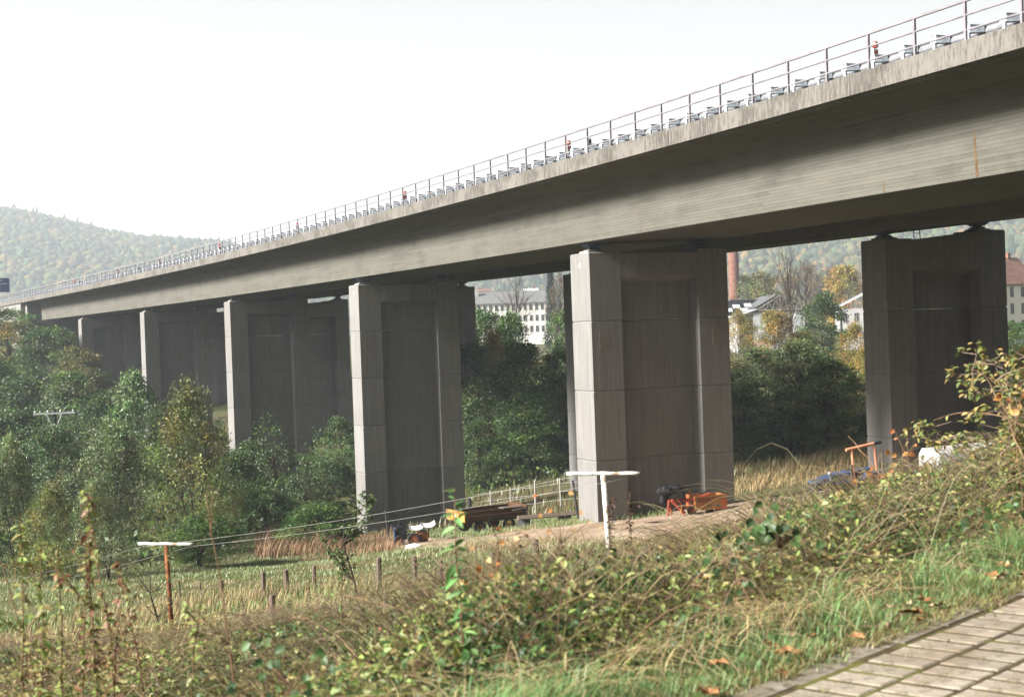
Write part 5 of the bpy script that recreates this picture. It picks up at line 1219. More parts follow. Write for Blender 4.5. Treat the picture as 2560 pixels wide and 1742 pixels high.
# ---------------------------------------------------------------- reeds, meadow grass and weeds
def scatter(rng, n, c0, c1, d0, d1, power=1.0):
    """points spread evenly over the ground of a wedge"""
    u = rng.random(n); d = np.sqrt(d0 ** 2 + u * (d1 ** 2 - d0 ** 2)) if power == 1.0 else d0 + (d1 - d0) * u ** power
    c = rng.uniform(c0, c1, n); return (c - 1280) / FOCAL * d, d
def on_track(x, y):
    c = x / y * FOCAL + 1280
    cd = np.interp(c, [900, 1050, 1250, 1420, 1650, 1850, 2100, 2500], [78, 70, 63, 57.5, 54.5, 56, 60, 64]); w = np.interp(c, [900, 1050, 1250, 1420, 1650, 1850, 2100, 2500], [1.2, 3.2, 4.8, 4.4, 6.2, 7.2, 6.0, 5.0])
    return (np.abs(y - cd) < w * 0.95) & (c > 930)
def hdir(rng, n, bias=(0, 0), k=1.0):
    a = rng.uniform(0, 2 * np.pi, n); v = np.stack([np.cos(a) * k + bias[0], np.sin(a) * k + bias[1]], 1); return unit(v)
def field(rng, x, y, hmin, hmax, wid, pal0, pal1, lean=(0.1, 0.6), K=2):
    b = Buf(); n = len(x); z = ground(x, y); H = rng.uniform(hmin, hmax, n)
    c0 = pick(rng, pal0, n); c1 = pick(rng, pal1, n)
    ribbons(b, np.stack([x, y, z - 0.02], 1), hdir(rng, n), H, rng.uniform(lean[0], lean[1], n), wid * rng.uniform(0.6, 1.4, n), c0, c1, K=K); return b
STRAW = [(0.40, 0.32, 0.155), (0.49, 0.40, 0.215), (0.33, 0.24, 0.11), (0.24, 0.155, 0.075)]
OLIVE = [(0.13, 0.15, 0.04), (0.18, 0.18, 0.06), (0.10, 0.12, 0.03), (0.20, 0.17, 0.07)]
FRESH = [(0.17, 0.33, 0.10), (0.23, 0.40, 0.15), (0.13, 0.28, 0.08), (0.29, 0.40, 0.17)]
rng = np.random.default_rng(21)
# rust brown reeds at the far side of the meadow
b = Buf()
x, y = scatter(rng, 5200, 620, 985, 66, 80); k = vnoise(x, y, 4, 3) > 0.25; x, y = x[k], y[k]; n = len(x)
ribbons(b, np.stack([x, y, ground(x, y) - 0.05], 1), hdir(rng, n, (0.5, 0)), rng.uniform(0.3, 1.25, n) * (0.25 + 0.9 * vnoise(x, y, 2.2, 9)) * np.interp(x / y * FOCAL + 1280, [620, 760, 860, 985], [1.1, 1.0, 0.55, 0.45]), rng.uniform(0.2, 1.0, n), 0.04 * np.ones(n), pick(rng, [(0.20, 0.125, 0.065), (0.29, 0.20, 0.11)], n), pick(rng, [(0.22, 0.115, 0.055), (0.32, 0.215, 0.12)], n), K=2)
tag(b.build('reed_bed', M_STRAW), 'rust brown dry reeds along the far edge of the meadow', 'reeds', kind='stuff')
b = Buf()
x, y = scatter(rng, 3800, 1820, 2200, 72, 92); n = len(x)
ribbons(b, np.stack([x, y, ground(x, y) - 0.05], 1), hdir(rng, n), rng.uniform(0.25, 0.85, n) * (0.35 + 0.9 * vnoise(x, y, 2.5, 10)), rng.uniform(0.2, 0.9, n), 0.05 * np.ones(n), pick(rng, [(0.26, 0.18, 0.08), (0.34, 0.24, 0.11), (0.18, 0.17, 0.07)], n), pick(rng, [(0.30, 0.20, 0.09), (0.40, 0.29, 0.15)], n), K=2)
tag(b.build('dry_grass', M_STRAW), 'golden dry grass strip beyond the dirt track on the right', 'dry grass', kind='stuff')
# grassy bank in the middle gap and rough floor of the wood
b = Buf()
x, y = scatter(rng, 9000, 1000, 2300, 82, 140); n = len(x)
ribbons(b, np.stack([x, y, ground(x, y) - 0.05], 1), hdir(rng, n), rng.uniform(0.25, 0.8, n), rng.uniform(0.2, 0.7, n), 0.10 * np.ones(n), pick(rng, OLIVE, n), pick(rng, OLIVE + STRAW[2:], n), K=2)
tag(b.build('rough_grass', M_GRASS), 'rough grass on the bank at the edge of the wood behind the piers', 'grass', kind='stuff')
# shady bushes filling the floor of the wood, seen as one mass
b = Buf(); rng = np.random.default_rng(52)
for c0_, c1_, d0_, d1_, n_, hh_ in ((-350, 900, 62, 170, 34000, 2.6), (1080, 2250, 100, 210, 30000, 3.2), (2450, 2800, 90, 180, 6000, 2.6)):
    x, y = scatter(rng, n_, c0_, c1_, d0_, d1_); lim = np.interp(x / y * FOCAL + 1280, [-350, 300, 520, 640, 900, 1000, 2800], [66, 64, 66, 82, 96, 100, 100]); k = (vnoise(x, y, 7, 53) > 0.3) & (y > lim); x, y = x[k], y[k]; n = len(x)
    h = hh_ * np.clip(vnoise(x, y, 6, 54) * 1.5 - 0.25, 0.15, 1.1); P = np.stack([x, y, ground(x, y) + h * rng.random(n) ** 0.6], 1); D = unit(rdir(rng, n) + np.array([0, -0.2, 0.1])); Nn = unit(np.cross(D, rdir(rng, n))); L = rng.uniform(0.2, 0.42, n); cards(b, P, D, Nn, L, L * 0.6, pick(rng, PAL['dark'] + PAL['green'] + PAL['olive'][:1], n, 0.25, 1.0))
tag(b.build('wood_undergrowth', M_LEAF), 'shady undergrowth filling the floor of the riverside wood', 'undergrowth', kind='stuff')
# short meadow
b = Buf()
x, y = scatter(rng, 105000, -250, 1650, 38, 84); k = ~on_track(x, y); x, y = x[k], y[k]; n = len(x); gm = vnoise(x, y, 6, 4) + 0.4 * vnoise(x, y, 1.5, 5)
H = rng.uniform(0.08, 0.30, n) * (0.5 + vnoise(x, y, 3, 6)); dry = (gm + rng.normal(0, 0.15, n)) > np.where((y > 41) & (x / y * FOCAL + 1280 < 1150), 1.18, 0.9); H = H * np.where((y > 41) & (x / y * FOCAL + 1280 < 1150), 0.55, 1.0)
c0 = np.where(dry[:, None], pick(rng, STRAW, n), pick(rng, [(0.20, 0.27, 0.09), (0.24, 0.30, 0.11), (0.27, 0.31, 0.13)], n, 0.10)); 
ribbons(b, np.stack([x, y, ground(x, y) - 0.02], 1), hdir(rng, n), H, rng.uniform(0.2, 0.9, n), 0.028 * np.ones(n), c0 * 0.9, c0 * 1.1, K=2)
tag(b.build('meadow_grass', M_GRASS), 'short green and straw coloured meadow grass around the fence posts', 'grass', kind='stuff')
# tall dry grass and docks nearer
b = Buf()
x, y = scatter(rng, 78000, -250, 2500, 13, 44); c = x / y * FOCAL + 1280; k = (edge_dist(x, y) > 2.2) & (rng.random(len(x)) < np.clip(1.35 - vnoise(x, y, 4.5, 7) * 0.9, 0.15, 1)); x, y = x[k], y[k]; n = len(x)
gm = vnoise(x, y, 5, 14) + 0.35 * vnoise(x, y, 1.3, 15); dry = (gm + rng.normal(0, 0.18, n)) > np.where(x / y * FOCAL + 1280 > 1500, 0.42, 0.60)
H = np.where(dry, rng.uniform(0.25, 0.62, n), rng.uniform(0.15, 0.42, n)) * (0.4 + 0.75 * vnoise(x, y, 2.4, 16))
c0 = np.where(dry[:, None], pick(rng, STRAW, n), pick(rng, OLIVE + FRESH[:2], n))
ribbons(b, np.stack([x, y, ground(x, y) - 0.03], 1), hdir(rng, n, (0.35, -0.1)), H, rng.uniform(0.1, 0.8, n), np.where(dry, 0.013, 0.019) * (0.6 + y / 40), c0 * 0.85, c0 * 1.1, K=3)
tag(b.build('tall_dry_grass', M_STRAW), 'tall straw coloured grass and weeds sloping down to the meadow', 'dry grass', kind='stuff')

# bramble and weed carpet on the near bank
BR_G = [(0.21, 0.28, 0.07), (0.28, 0.34, 0.10), (0.16, 0.22, 0.055), (0.34, 0.34, 0.12), (0.40, 0.37, 0.15)]
BR_D = [(0.06, 0.12, 0.035), (0.085, 0.15, 0.05), (0.045, 0.09, 0.028)]
BR_Y = [(0.30, 0.25, 0.09), (0.34, 0.24, 0.08), (0.26, 0.19, 0.08), (0.19, 0.12, 0.05)]
def carpet(name, label, n, c0, c1, d0, d1, hfun, pal, seed, size=(0.03, 0.065), dens=None, emin=0.62):
    rng = np.random.default_rng(seed); b = Buf()
    x, y = scatter(rng, n, c0, c1, d0, d1); e = edge_dist(x, y); k = e > emin
    if dens is not None: k &= rng.random(n) < dens(x, y)
    x, y, e = x[k], y[k], e[k]; n = len(x)
    h = hfun(x, y) * np.clip((e - emin) / 0.9, 0.15, 1); u = rng.random(n) ** 0.42
    P = np.stack([x, y, ground(x, y) + 0.02 + h * u], 1)
    D = unit(rdir(rng, n) * np.array([1, 1, 0.55]) + np.array([0, -0.15, -0.05])); Nn = unit(np.array([0, -0.25, 1.0]) + rdir(rng, n) * 0.75); Nn = unit(Nn - D * (Nn * D).sum(1, keepdims=True))
    L = rng.uniform(size[0], size[1], n) * np.interp(y, [6, 9.5], [1.2, 1.0]); zone = vnoise(x, y, 1.6, seed + 1) + 0.5 * vnoise(x, y, 0.5, seed + 2); v = zone + rng.normal(0, 0.25, n)
    pals = [pick(rng, p, n) for p in pal]; col = np.where((v < 0.5)[:, None], pals[0], np.where((v < 1.05)[:, None], pals[1], pals[2]))
    folded(b, P, D, Nn, L, L * rng.uniform(0.38, 0.62, n), col)
    # stems under the leaves
    ns = n // 9; i = rng.integers(0, n, ns); a = hdir(rng, ns); q = P[i] * 1.0; q[:, 2] = ground(q[:, 0], q[:, 1]); ln = rng.uniform(0.25, 0.7, ns)
    t = np.linspace(0, 1, 5); pts = q[:, None, :] + np.concatenate([a[:, None, :] * (ln[:, None] * t[None])[..., None], ((h[i] * 1.15)[:, None] * np.sin(t * 2.0)[None])[..., None]], 2)
    strands(b, pts, np.repeat((0.0035 * (1 - 0.6 * t))[None], ns, 0), pick(rng, [(0.22, 0.16, 0.09), (0.30, 0.23, 0.12), (0.14, 0.14, 0.05), (0.12, 0.07, 0.05)], ns))
    return tag(b.build(name, M_LEAF_F), label, 'undergrowth', kind='stuff')
hf = lambda x, y: (0.10 + 0.72 * np.clip(vnoise(x, y, 1.9, 31) * 1.3 - 0.2, 0, 1) + 0.22 * vnoise(x, y, 0.5, 32)) * np.interp(x / y * FOCAL + 1280, [0, 500, 850, 1250, 1650, 1900, 2200], [0.76, 0.58, 0.66, 0.80, 0.58, 0.55, 0.7]) * np.interp(y, [6.2, 8.5, 12], [0.75, 1.0, 0.8])
carpet('bramble_carpet', 'low tangle of brambles and weeds covering the near bank', 82000, -200, 2560, 6.2, 13.5, hf, [BR_D, BR_G, BR_Y], 41, (0.028, 0.060), lambda x, y: np.clip(0.40 + 1.1 * vnoise(x, y, 1.9, 31), 0, 1))
carpet('weed_carpet', 'leafy weeds on the slope between the bank and the meadow', 34000, -200, 2300, 14, 27, lambda x, y: 0.08 + 0.40 * vnoise(x, y, 2.6, 33) ** 1.5, [BR_D, BR_G, BR_Y], 43, (0.04, 0.085), lambda x, y: np.clip(1.6 * vnoise(x, y, 3.2, 34) - 0.35, 0.03, 1))
hr = lambda x, y: 0.15 + 0.62 * np.clip(vnoise(x, y, 2.0, 35) * 1.2 - 0.1, 0, 1)
carpet('bramble_bank', 'dense bramble thicket on the bank in front of the tractor', 30000, 1880, 2750, 9.0, 19, hr, [BR_D, BR_G, BR_Y], 45, (0.03, 0.065), lambda x, y: np.clip(0.35 + 0.9 * vnoise(x, y, 1.5, 36), 0, 1) * np.interp(x / y * FOCAL + 1280, [2200, 2290, 2420, 2480], [1, 0.55, 0.55, 1]), 1.9)
# thin upright stems and grasses standing among the brambles
b = Buf(); rng = np.random.default_rng(48); x, y = scatter(rng, 17000, -250, 2600, 6.3, 17); e = edge_dist(x, y); k = (e > 0.85) & (rng.random(len(x)) < 0.15 + 0.9 * vnoise(x, y, 1.4, 49)); x, y = x[k], y[k]; n = len(x)
gm = vnoise(x, y, 2.2, 47) + rng.normal(0, 0.2, n); c0 = np.where((gm > 0.58)[:, None], pick(rng, STRAW, n), pick(rng, BR_G, n))
ribbons(b, np.stack([x, y, ground(x, y) - 0.02], 1), hdir(rng, n, (-0.25, -0.1)), rng.uniform(0.15, 0.55, n) * (0.5 + 0.7 * vnoise(x, y, 2.0, 50)) * np.interp(x / y * FOCAL + 1280, [1500, 1750, 2100], [1.0, 0.75, 1.0]), rng.uniform(0.2, 1.3, n), 0.0065 * rng.uniform(0.6, 1.5, n), c0 * 0.85, c0 * 1.15, K=4, droop=0.1)
tag(b.build('bank_grass', M_STRAW), 'thin dry and green grasses standing among the brambles', 'grass', kind='stuff')
# flattened straw between verge and brambles
b = Buf(); x, y = scatter(rng, 70000, -100, 2700, 5.8, 16); e = edge_dist(x, y); k = (e > 0.48) & (e < 5.5) & (rng.random(len(x)) < np.clip(1.5 - e * 0.28, 0.05, 1) * np.clip(0.25 + vnoise(x, y, 1.1, 51), 0, 1)); x, y, e = x[k], y[k], e[k]; n = len(x)
ribbons(b, np.stack([x, y, ground(x, y) + 0.01], 1), hdir(rng, n, (-0.5, 0.1)), rng.uniform(0.08, 0.34, n), rng.uniform(0.9, 3.6, n), 0.008 * rng.uniform(0.7, 1.6, n), pick(rng, STRAW[:3], n), pick(rng, STRAW, n), K=4, droop=0.85)
tag(b.build('flattened_straw', M_STRAW), 'flattened pale straw between the green verge and the brambles', 'dry grass', kind='stuff')
# tangle of thin arching canes through the brambles
rng = np.random.default_rng(88); x, y = scatter(rng, 2700, -250, 2600, 6.3, 15); e = edge_dist(x, y); k = (e > 0.8) & (rng.random(len(x)) < 0.2 + vnoise(x, y, 1.9, 31)); x, y = x[k], y[k]; n = len(x)
hh = hf(x, y) * rng.uniform(0.6, 1.3, n) + 0.04; a = hdir(rng, n, (-0.4, -0.2)); ln = rng.uniform(0.3, 1.3, n); t = np.linspace(0, 1, 8); bend = rng.uniform(1.6, 2.9, n)
pts = np.stack([x, y, ground(x, y)], 1)[:, None, :] + np.concatenate([a[:, None, :] * (ln[:, None] * t[None])[..., None], (hh[:, None] * np.sin(bend[:, None] * t[None]))[..., None]], 2) + np.cumsum(rng.normal(0, 0.008, (n, 8, 3)), 1)
b = Buf(); strands(b, pts, (rng.uniform(0.002, 0.0045, n)[:, None] * (1 - 0.7 * t)[None]), pick(rng, [(0.20, 0.12, 0.075), (0.28, 0.19, 0.11), (0.36, 0.28, 0.16), (0.12, 0.07, 0.05), (0.18, 0.18, 0.07)], n))
tag(b.build('cane_tangle', M_STRAW), 'tangle of thin brown canes and dead stems through the near brambles', 'brambles', kind='stuff')
# fresh green verge along the paving
b = Buf(); N_ = 44000; a = rng.uniform(-2.2, 7.5, N_); e = np.abs(rng.normal(0.30, 0.23, N_)) - 0.06; keep = (rng.random(N_) < np.clip(0.25 + 1.3 * vnoise(a, e, 0.45, 61), 0, 1)); a, e = a[keep], e[keep]; n = len(a)
x = PE0[0] + PED[0] * a + PEN[0] * e; y = PE0[1] + PED[1] * a + PEN[1] * e
big = vnoise(a, e, 0.4, 62); H = (0.045 + 0.24 * big ** 1.3) * np.clip(0.18 + e * 2.3, 0.18, 1.15) * rng.uniform(0.6, 1.3, n)
c0 = pick(rng, FRESH, n); pale = rng.random(n) < np.clip(0.55 - e * 0.9, 0.10, 0.6); c0[pale] = pick(rng, [(0.36, 0.27, 0.12), (0.28, 0.26, 0.10)], int(pale.sum()))
ribbons(b, np.stack([x, y, ground(x, y) + 0.0], 1), hdir(rng, n, (-0.2, -0.3)), H, rng.uniform(0.2, 1.1, n), 0.0055 * rng.uniform(0.6, 1.4, n), c0 * 0.7, c0 * 1.3, K=4, droop=0.12)
tag(b.build('grass_verge', M_GRASS), 'fresh green grass verge along the paving edge', 'grass', kind='stuff')
# ragged turf and litter creeping over the edging stones
b = Buf(); N_ = 15000; a = rng.uniform(-2.2, 7.5, N_); e = rng.normal(0.03, 0.10, N_) - 0.05; keep = vnoise(a, e * 2, 0.22, 64) * 0.7 + vnoise(a, e, 0.8, 65) * 0.5 > 0.58 - e * 1.6; a, e = a[keep], e[keep]; n = len(a)
x = PE0[0] + PED[0] * a + PEN[0] * e; y = PE0[1] + PED[1] * a + PEN[1] * e; c0 = pick(rng, [(0.26, 0.24, 0.08), (0.20, 0.25, 0.07), (0.32, 0.25, 0.12), (0.22, 0.15, 0.08)], n)
ribbons(b, np.stack([x, y, np.full(n, ZP - 0.01)], 1), hdir(rng, n), rng.uniform(0.015, 0.06, n), rng.uniform(0.3, 1.8, n), 0.007 * rng.uniform(0.6, 1.4, n), c0 * 0.8, c0 * 1.2, K=3, droop=0.2)
tag(b.build('edge_turf', M_GRASS), 'yellowish moss and short turf creeping over the edging stones', 'grass', kind='stuff')
# moss and small grass tufts in paving joints
b = Buf(); N_ = 5200; r = rng.integers(0, 9, N_); a = rng.uniform(-1.5, 7, N_); e = -(0.26 + r * BW) + rng.normal(0, 0.010, N_); keep = vnoise(a, e, 0.5, 71) > np.where(r == 0, 0.25, 0.50); a, e = a[keep], e[keep]; n = len(a)
x = PE0[0] + PED[0] * a + PEN[0] * e; y = PE0[1] + PED[1] * a + PEN[1] * e
ribbons(b, np.stack([x, y, np.full(n, ZP - 0.02)], 1), hdir(rng, n), rng.uniform(0.015, 0.045, n), rng.uniform(0.3, 1.2, n), 0.006 * np.ones(n), pick(rng, [(0.20, 0.20, 0.05), (0.28, 0.24, 0.08)], n), pick(rng, [(0.26, 0.26, 0.07), (0.34, 0.26, 0.11)], n), K=2)
tag(b.build('joint_moss', M_GRASS, pv), kind='stuff')
# fallen leaves at the paving edge
def curled_leaf(seed):
    rr = random.Random(seed); m = MB(); n = 10; vs = [(0, 0, 0.008)]
    for i in range(n):
        a = 2 * math.pi * i / n; r = 0.055 * (1.0 if i % 2 else 0.62) * rr.uniform(0.85, 1.15); vs.append((r * math.cos(a) * 1.15, r * math.sin(a) * 0.9, 0.012 + 0.035 * rr.random() * abs(math.sin(a + seed))))
    m.add(vs, [(0, 1 + i, 1 + (i + 1) % n) for i in range(n)]); m.tube([(0, 0, 0.006), (-0.06, 0.01, 0.003), (-0.085, 0.025, 0.008)], 0.002, 4)
    return m.mesh('fallen_leaf')
M_FALL = noisy('brown_fallen_leaf', (0.22, 0.09, 0.035), (0.42, 0.23, 0.11), 14.0, 0.8, 0.15, rand=0.35)
M_FALL2 = noisy('pale_fallen_leaf', (0.42, 0.30, 0.17), (0.58, 0.45, 0.29), 14.0, 0.8, 0.15, rand=0.2)
lms = []
for k in range(4): me = curled_leaf(k); me.materials.append(M_FALL if k < 3 else M_FALL2); lms.append(me)
rr_ = random.Random(77)
for k in range(58):
    a = rr_.uniform(-1.4, 5.2); e = abs(rr_.gauss(0.12, 0.16)) if k < 46 else -rr_.uniform(0.1, 1.0)
    x = PE0[0] + PED[0] * a + PEN[0] * e; y = PE0[1] + PED[1] * a + PEN[1] * e
    z = (gz(x, y) + 0.035) if e > 0.05 else ZP + 0.012
    o = link('fallen_leaf', lms[3 if k % 4 == 0 else k % 3], None, Matrix.Translation((x, y, z)) @ Matrix.Rotation(rr_.uniform(0, 6.28), 4, 'Z') @ Matrix.Rotation(rr_.uniform(-.5, .5), 4, 'X') @ Matrix.Scale(rr_.uniform(0.6, 1.15), 4))
    tone = 'pale' if k % 4 == 0 else 'brown'; where = 'in the grass verge beside the paving' if e > 0.16 else ('on the mossy edging stones of the paving' if e > -0.08 else 'out on the paving blocks')
    tag(o, f'{tone} curled dead leaf lying {where}', 'fallen leaf', f'{tone} fallen leaves {where}')

# ---------------------------------------------------------------- single plants on the bank
def leafy(b, rng, pts, n, L, pal, spread=0.03, droop=-0.2, t0=0.25, wr=0.6):
    """leaves set along a polyline"""
    pts = np.array([tuple(p) for p in pts]); t = rng.uniform(t0, 1, n) * (len(pts) - 1); i = np.minimum(t.astype(int), len(pts) - 2); P = pts[i] + (pts[i + 1] - pts[i]) * (t - i)[:, None] + rng.normal(0, spread * 0.2, (n, 3))
    D = unit(rdir(rng, n) * np.array([1, 1, 0.5]) + np.array([0, 0, droop])); Nn = unit(np.array([0, -0.3, 1.0]) + rdir(rng, n) * 0.6); Nn = unit(Nn - D * (Nn * D).sum(1, keepdims=True))
    l = L * rng.uniform(0.6, 1.25, n); folded(b, P, D, Nn, l, l * wr, pick(rng, pal, n))
def arch(p0, p1, rise, n=9, jit=0.0, rr=random):
    return [Vector(p0).lerp(Vector(p1), k / (n - 1)) + Vector((rr.uniform(-jit, jit), rr.uniform(-jit, jit), rise * 4 * (k / (n - 1)) * (1 - k / (n - 1)))) for k in range(n)]
def gp(col, dist, h=0.0): x, y = spot(col, dist); return Vector((x, y, gz(x, y) + h))
def plant(name, label, cat, base, group=None): return thing(name, label, cat, tuple(base), 0, group)
def stalk(label, col, dist, h, lean, pal, nl, L, seed, r=0.008, mat=None, group=None, name='weed_stalk', t0=0.3, wr=0.5, branches=0):
    rr = random.Random(seed); rng = np.random.default_rng(seed); p = gp(col, dist); b = plant(name, label, 'weed', p, group)
    pts = [Vector((lean * h * (k / 8) ** 1.5 + rr.uniform(-.008, .008), rr.uniform(-.01, .01), -0.05 + (h + 0.05) * k / 8)) for k in range(9)]
    m = MB(); m.tube(pts, [r * (1 - 0.7 * k / 8) for k in range(9)], 6); lb = Buf(); leafy(lb, rng, pts, nl, L, pal, t0=t0, wr=wr)
    for q in range(branches):
        k = rr.randint(3, 7); d = Vector((rr.uniform(-1, 1), rr.uniform(-.6, .6), rr.uniform(0.6, 1.2))).normalized() * h * rr.uniform(0.12, 0.25); bp = [pts[k], pts[k] + d * 0.55, pts[k] + d]; m.tube(bp, [r * 0.5, r * 0.35, r * 0.15], 5); leafy(lb, rng, bp, max(4, nl // 6), L * 0.8, pal, t0=0.2, wr=wr)
    m.build('stem', mat or M_STALK, b); tag(lb.build('leaf', M_LEAF_F, b), kind='stuff'); return b
DOCK = [(0.22, 0.28, 0.07), (0.30, 0.34, 0.11), (0.26, 0.22, 0.08)]
RUSTY = [(0.20, 0.09, 0.05), (0.26, 0.13, 0.07), (0.16, 0.15, 0.05)]
for a in (('tall blurred stalk with light green leaves at the far left', 22, 7.4, 1.55, 0.02, DOCK, 80, 0.055, 1), ('tall bending bare stalk near the left edge', 105, 7.8, 1.45, -0.22, RUSTY, 18, 0.03, 2), ('upright green leaved stalk left of the clothesline pole, thinner of two', 125, 8.4, 1.35, 0.0, DOCK, 80, 0.05, 3),
          ('tall rust brown dock stalk with leaf tufts left of the rusty pole', 205, 7.6, 1.62, 0.0, RUSTY + DOCK, 110, 0.055, 4), ('leaning rust brown stalk right of the tallest dock', 270, 8.2, 1.60, -0.10, RUSTY + DOCK, 100, 0.05, 5), ('short brown stalk beside the tallest dock', 240, 8.0, 1.22, 0.08, RUSTY, 60, 0.05, 6),
          ('long thin pale stalk standing right of the rusty pole', 575, 7.0, 1.42, -0.10, [(0.30, 0.22, 0.13)], 12, 0.03, 7), ('thin leafy stalk between the two left edge stalks', 48, 7.9, 1.40, 0.06, DOCK, 70, 0.045, 9), ('slender rusty stalk left of the tallest dock', 165, 7.7, 1.38, 0.05, RUSTY + DOCK, 80, 0.045, 10), ('bent rusty stalk in front of the clothesline pole', 345, 8.6, 1.15, -0.15, RUSTY + DOCK, 60, 0.045, 13), ('low leafy stalk below the rusty clothesline pole', 430, 7.6, 0.95, 0.10, DOCK, 60, 0.05, 14), ('leafy green stalk in the lower left corner', 60, 7.2, 1.1, 0.05, DOCK, 80, 0.06, 8)):
    stalk(*a, group='tall weed stalks on the near bank', branches=2)
stalk('single green leafy weed standing in the middle of the near bank', 1135, 6.8, 1.0, -0.03, [(0.13, 0.26, 0.08), (0.19, 0.34, 0.12)], 56, 0.10, 11, 0.006, None, None, 'green_weed', 0.2, 0.32)
stalk('leafy green weed tip left of the dark stump post', 820, 9.0, 0.88, 0.05, [(0.09, 0.15, 0.05)], 30, 0.05, 12, name='green_weed')
dk = 0
for c, d, h, lab in ((590, 20, 0.85, 'dark brown dock seed head left of the short close post'), (700, 20.5, 0.8, 'dark dock seed head right of the short close post'), (745, 23, 0.9, 'pair like dark dock head below the slanted post'), (1290, 10.5, 0.85, 'dark dried weed head in the centre of the bank'), (1345, 10.0, 0.75, 'dark dried weed head just right of the central one'), (1500, 11, 0.95, 'dark dried stalk in front of the white clothesline pole'), (1235, 14.5, 1.0, 'thin dark seed stalk below the yellow trailer'), (1560, 12, 0.9, 'black dried weed right of the white pole foot')):
    stalk(lab, c, d, h, 0.05 * ((dk % 3) - 1), [(0.035, 0.02, 0.014), (0.06, 0.03, 0.02)], 46, 0.045, 30 + dk, 0.005, None, 'dried dark docks on the bank', 'dock_stalk', 0.55, 0.5, 2); dk += 1
def cane(label, p0, p1, rise, nl, L, pal, seed, r=0.006):
    rr = random.Random(seed); rng = np.random.default_rng(seed); b = plant('bramble_cane', label, 'bramble', p0, 'arching bramble canes'); q0 = Vector((0, 0, -0.05)); q1 = Vector(p1) - Vector(p0)
    pts = arch(q0, q1, rise, 11, 0.012, rr); MB().tube(pts, [r * (1 - 0.6 * k / 10) for k in range(11)], 6).build('stem', M_STALK, b); lb = Buf(); leafy(lb, rng, pts, nl, L, pal, t0=0.1); tag(lb.build('leaf', M_LEAF_F, b), kind='stuff'); return b
BRC = BR_G + BR_Y[:2]
for i, (a, b_, rise, nl, L, lab) in enumerate((((1280, 7.6, 0.0), (800, 8.6, 0.75), 0.12, 16, 0.04, 'long brown bramble cane slanting up left across the lower middle'), ((1010, 7.3, 0.0), (720, 9.2, 0.6), 0.10, 14, 0.035, 'bramble cane slanting up left behind the central green weed'), ((480, 7.0, 0.1), (40, 8.0, 0.45), 0.10, 12, 0.04, 'dark cane across the lower left corner'),
      ((2290, 10.5, 0.1), (2110, 11.5, 0.95), 0.06, 3, 0.03, 'bare brown cane crossing in front of the orange bramble leaves'), ((2560, 10.2, 0.6), (2440, 12, 1.35), 0.05, 10, 0.04, 'bare cane slanting through the right shrub'), ((2640, 10.4, 0.7), (2330, 12.5, 0.95), 0.15, 16, 0.04, 'leafy cane arching left at the right edge'),
      ((1900, 9.0, 0.0), (1560, 10.5, 0.6), 0.12, 22, 0.04, 'bramble cane left of the large leaved bramble'), ((1680, 8.6, 0.05), (1500, 9.5, 0.7), 0.1, 18, 0.035, 'bramble cane reaching up below the white pole'), ((1480, 8.4, 0.0), (1270, 9.6, 0.55), 0.15, 20, 0.035, 'short arching cane in the middle of the bank'), ((700, 9.0, 0.0), (470, 10.5, 0.5), 0.14, 20, 0.04, 'arching leafy cane below the rusty pole'), ((2080, 10.5, 0.05), (1850, 12.0, 0.65), 0.12, 26, 0.04, 'leafy cane left of the orange bramble leaves'))):
    cane(lab, gp(*a), gp(*b_), rise, nl, L, BRC, 60 + i)
ORG = [(0.46, 0.20, 0.05), (0.54, 0.29, 0.10), (0.40, 0.15, 0.05), (0.50, 0.33, 0.14)]
def spray(name, label, cat, col, dist, h, n, L, pal, seed, spread=0.12, group=None, wr=0.8, dark_stem=True):
    rng = np.random.default_rng(seed); rr = random.Random(seed); p = gp(col, dist); b = plant(name, label, cat, p, group); m = MB(); lb = Buf()
    top = Vector((rr.uniform(-.05, .05), rr.uniform(-.05, .05), h)); pts = arch((0, 0, -0.03), top, 0.0, 6, 0.012, rr); m.tube(pts, [0.005, 0.005, 0.004, 0.004, 0.003, 0.002], 5)
    ends = np.array([(top.x + rr.gauss(0, spread), top.y + rr.gauss(0, spread * 0.7), top.z + rr.gauss(0, spread * 0.75)) for _ in range(n)])
    for e in ends: m.tube([pts[4], Vector(e)], 0.0018, 4)
    D = unit(rdir(rng, n) * np.array([1, .6, .6]) + np.array([0, -0.2, -0.5])); Nn = unit(np.array([-0.3, -0.9, 0.5]) + rdir(rng, n) * 0.5); Nn = unit(Nn - D * (Nn * D).sum(1, keepdims=True)); l = L * 0.64 * rng.uniform(0.75, 1.2, n)
    m.build('stem', M_STALK, b); cl_ = pick(rng, pal, n, 0.14)
    for q in range(n): lq = Buf(); folded(lq, ends[q:q + 1], D[q:q + 1], Nn[q:q + 1], l[q:q + 1], l[q:q + 1] * wr, cl_[q:q + 1]); lq.build('leaf', M_LEAF_F, b)
    return b
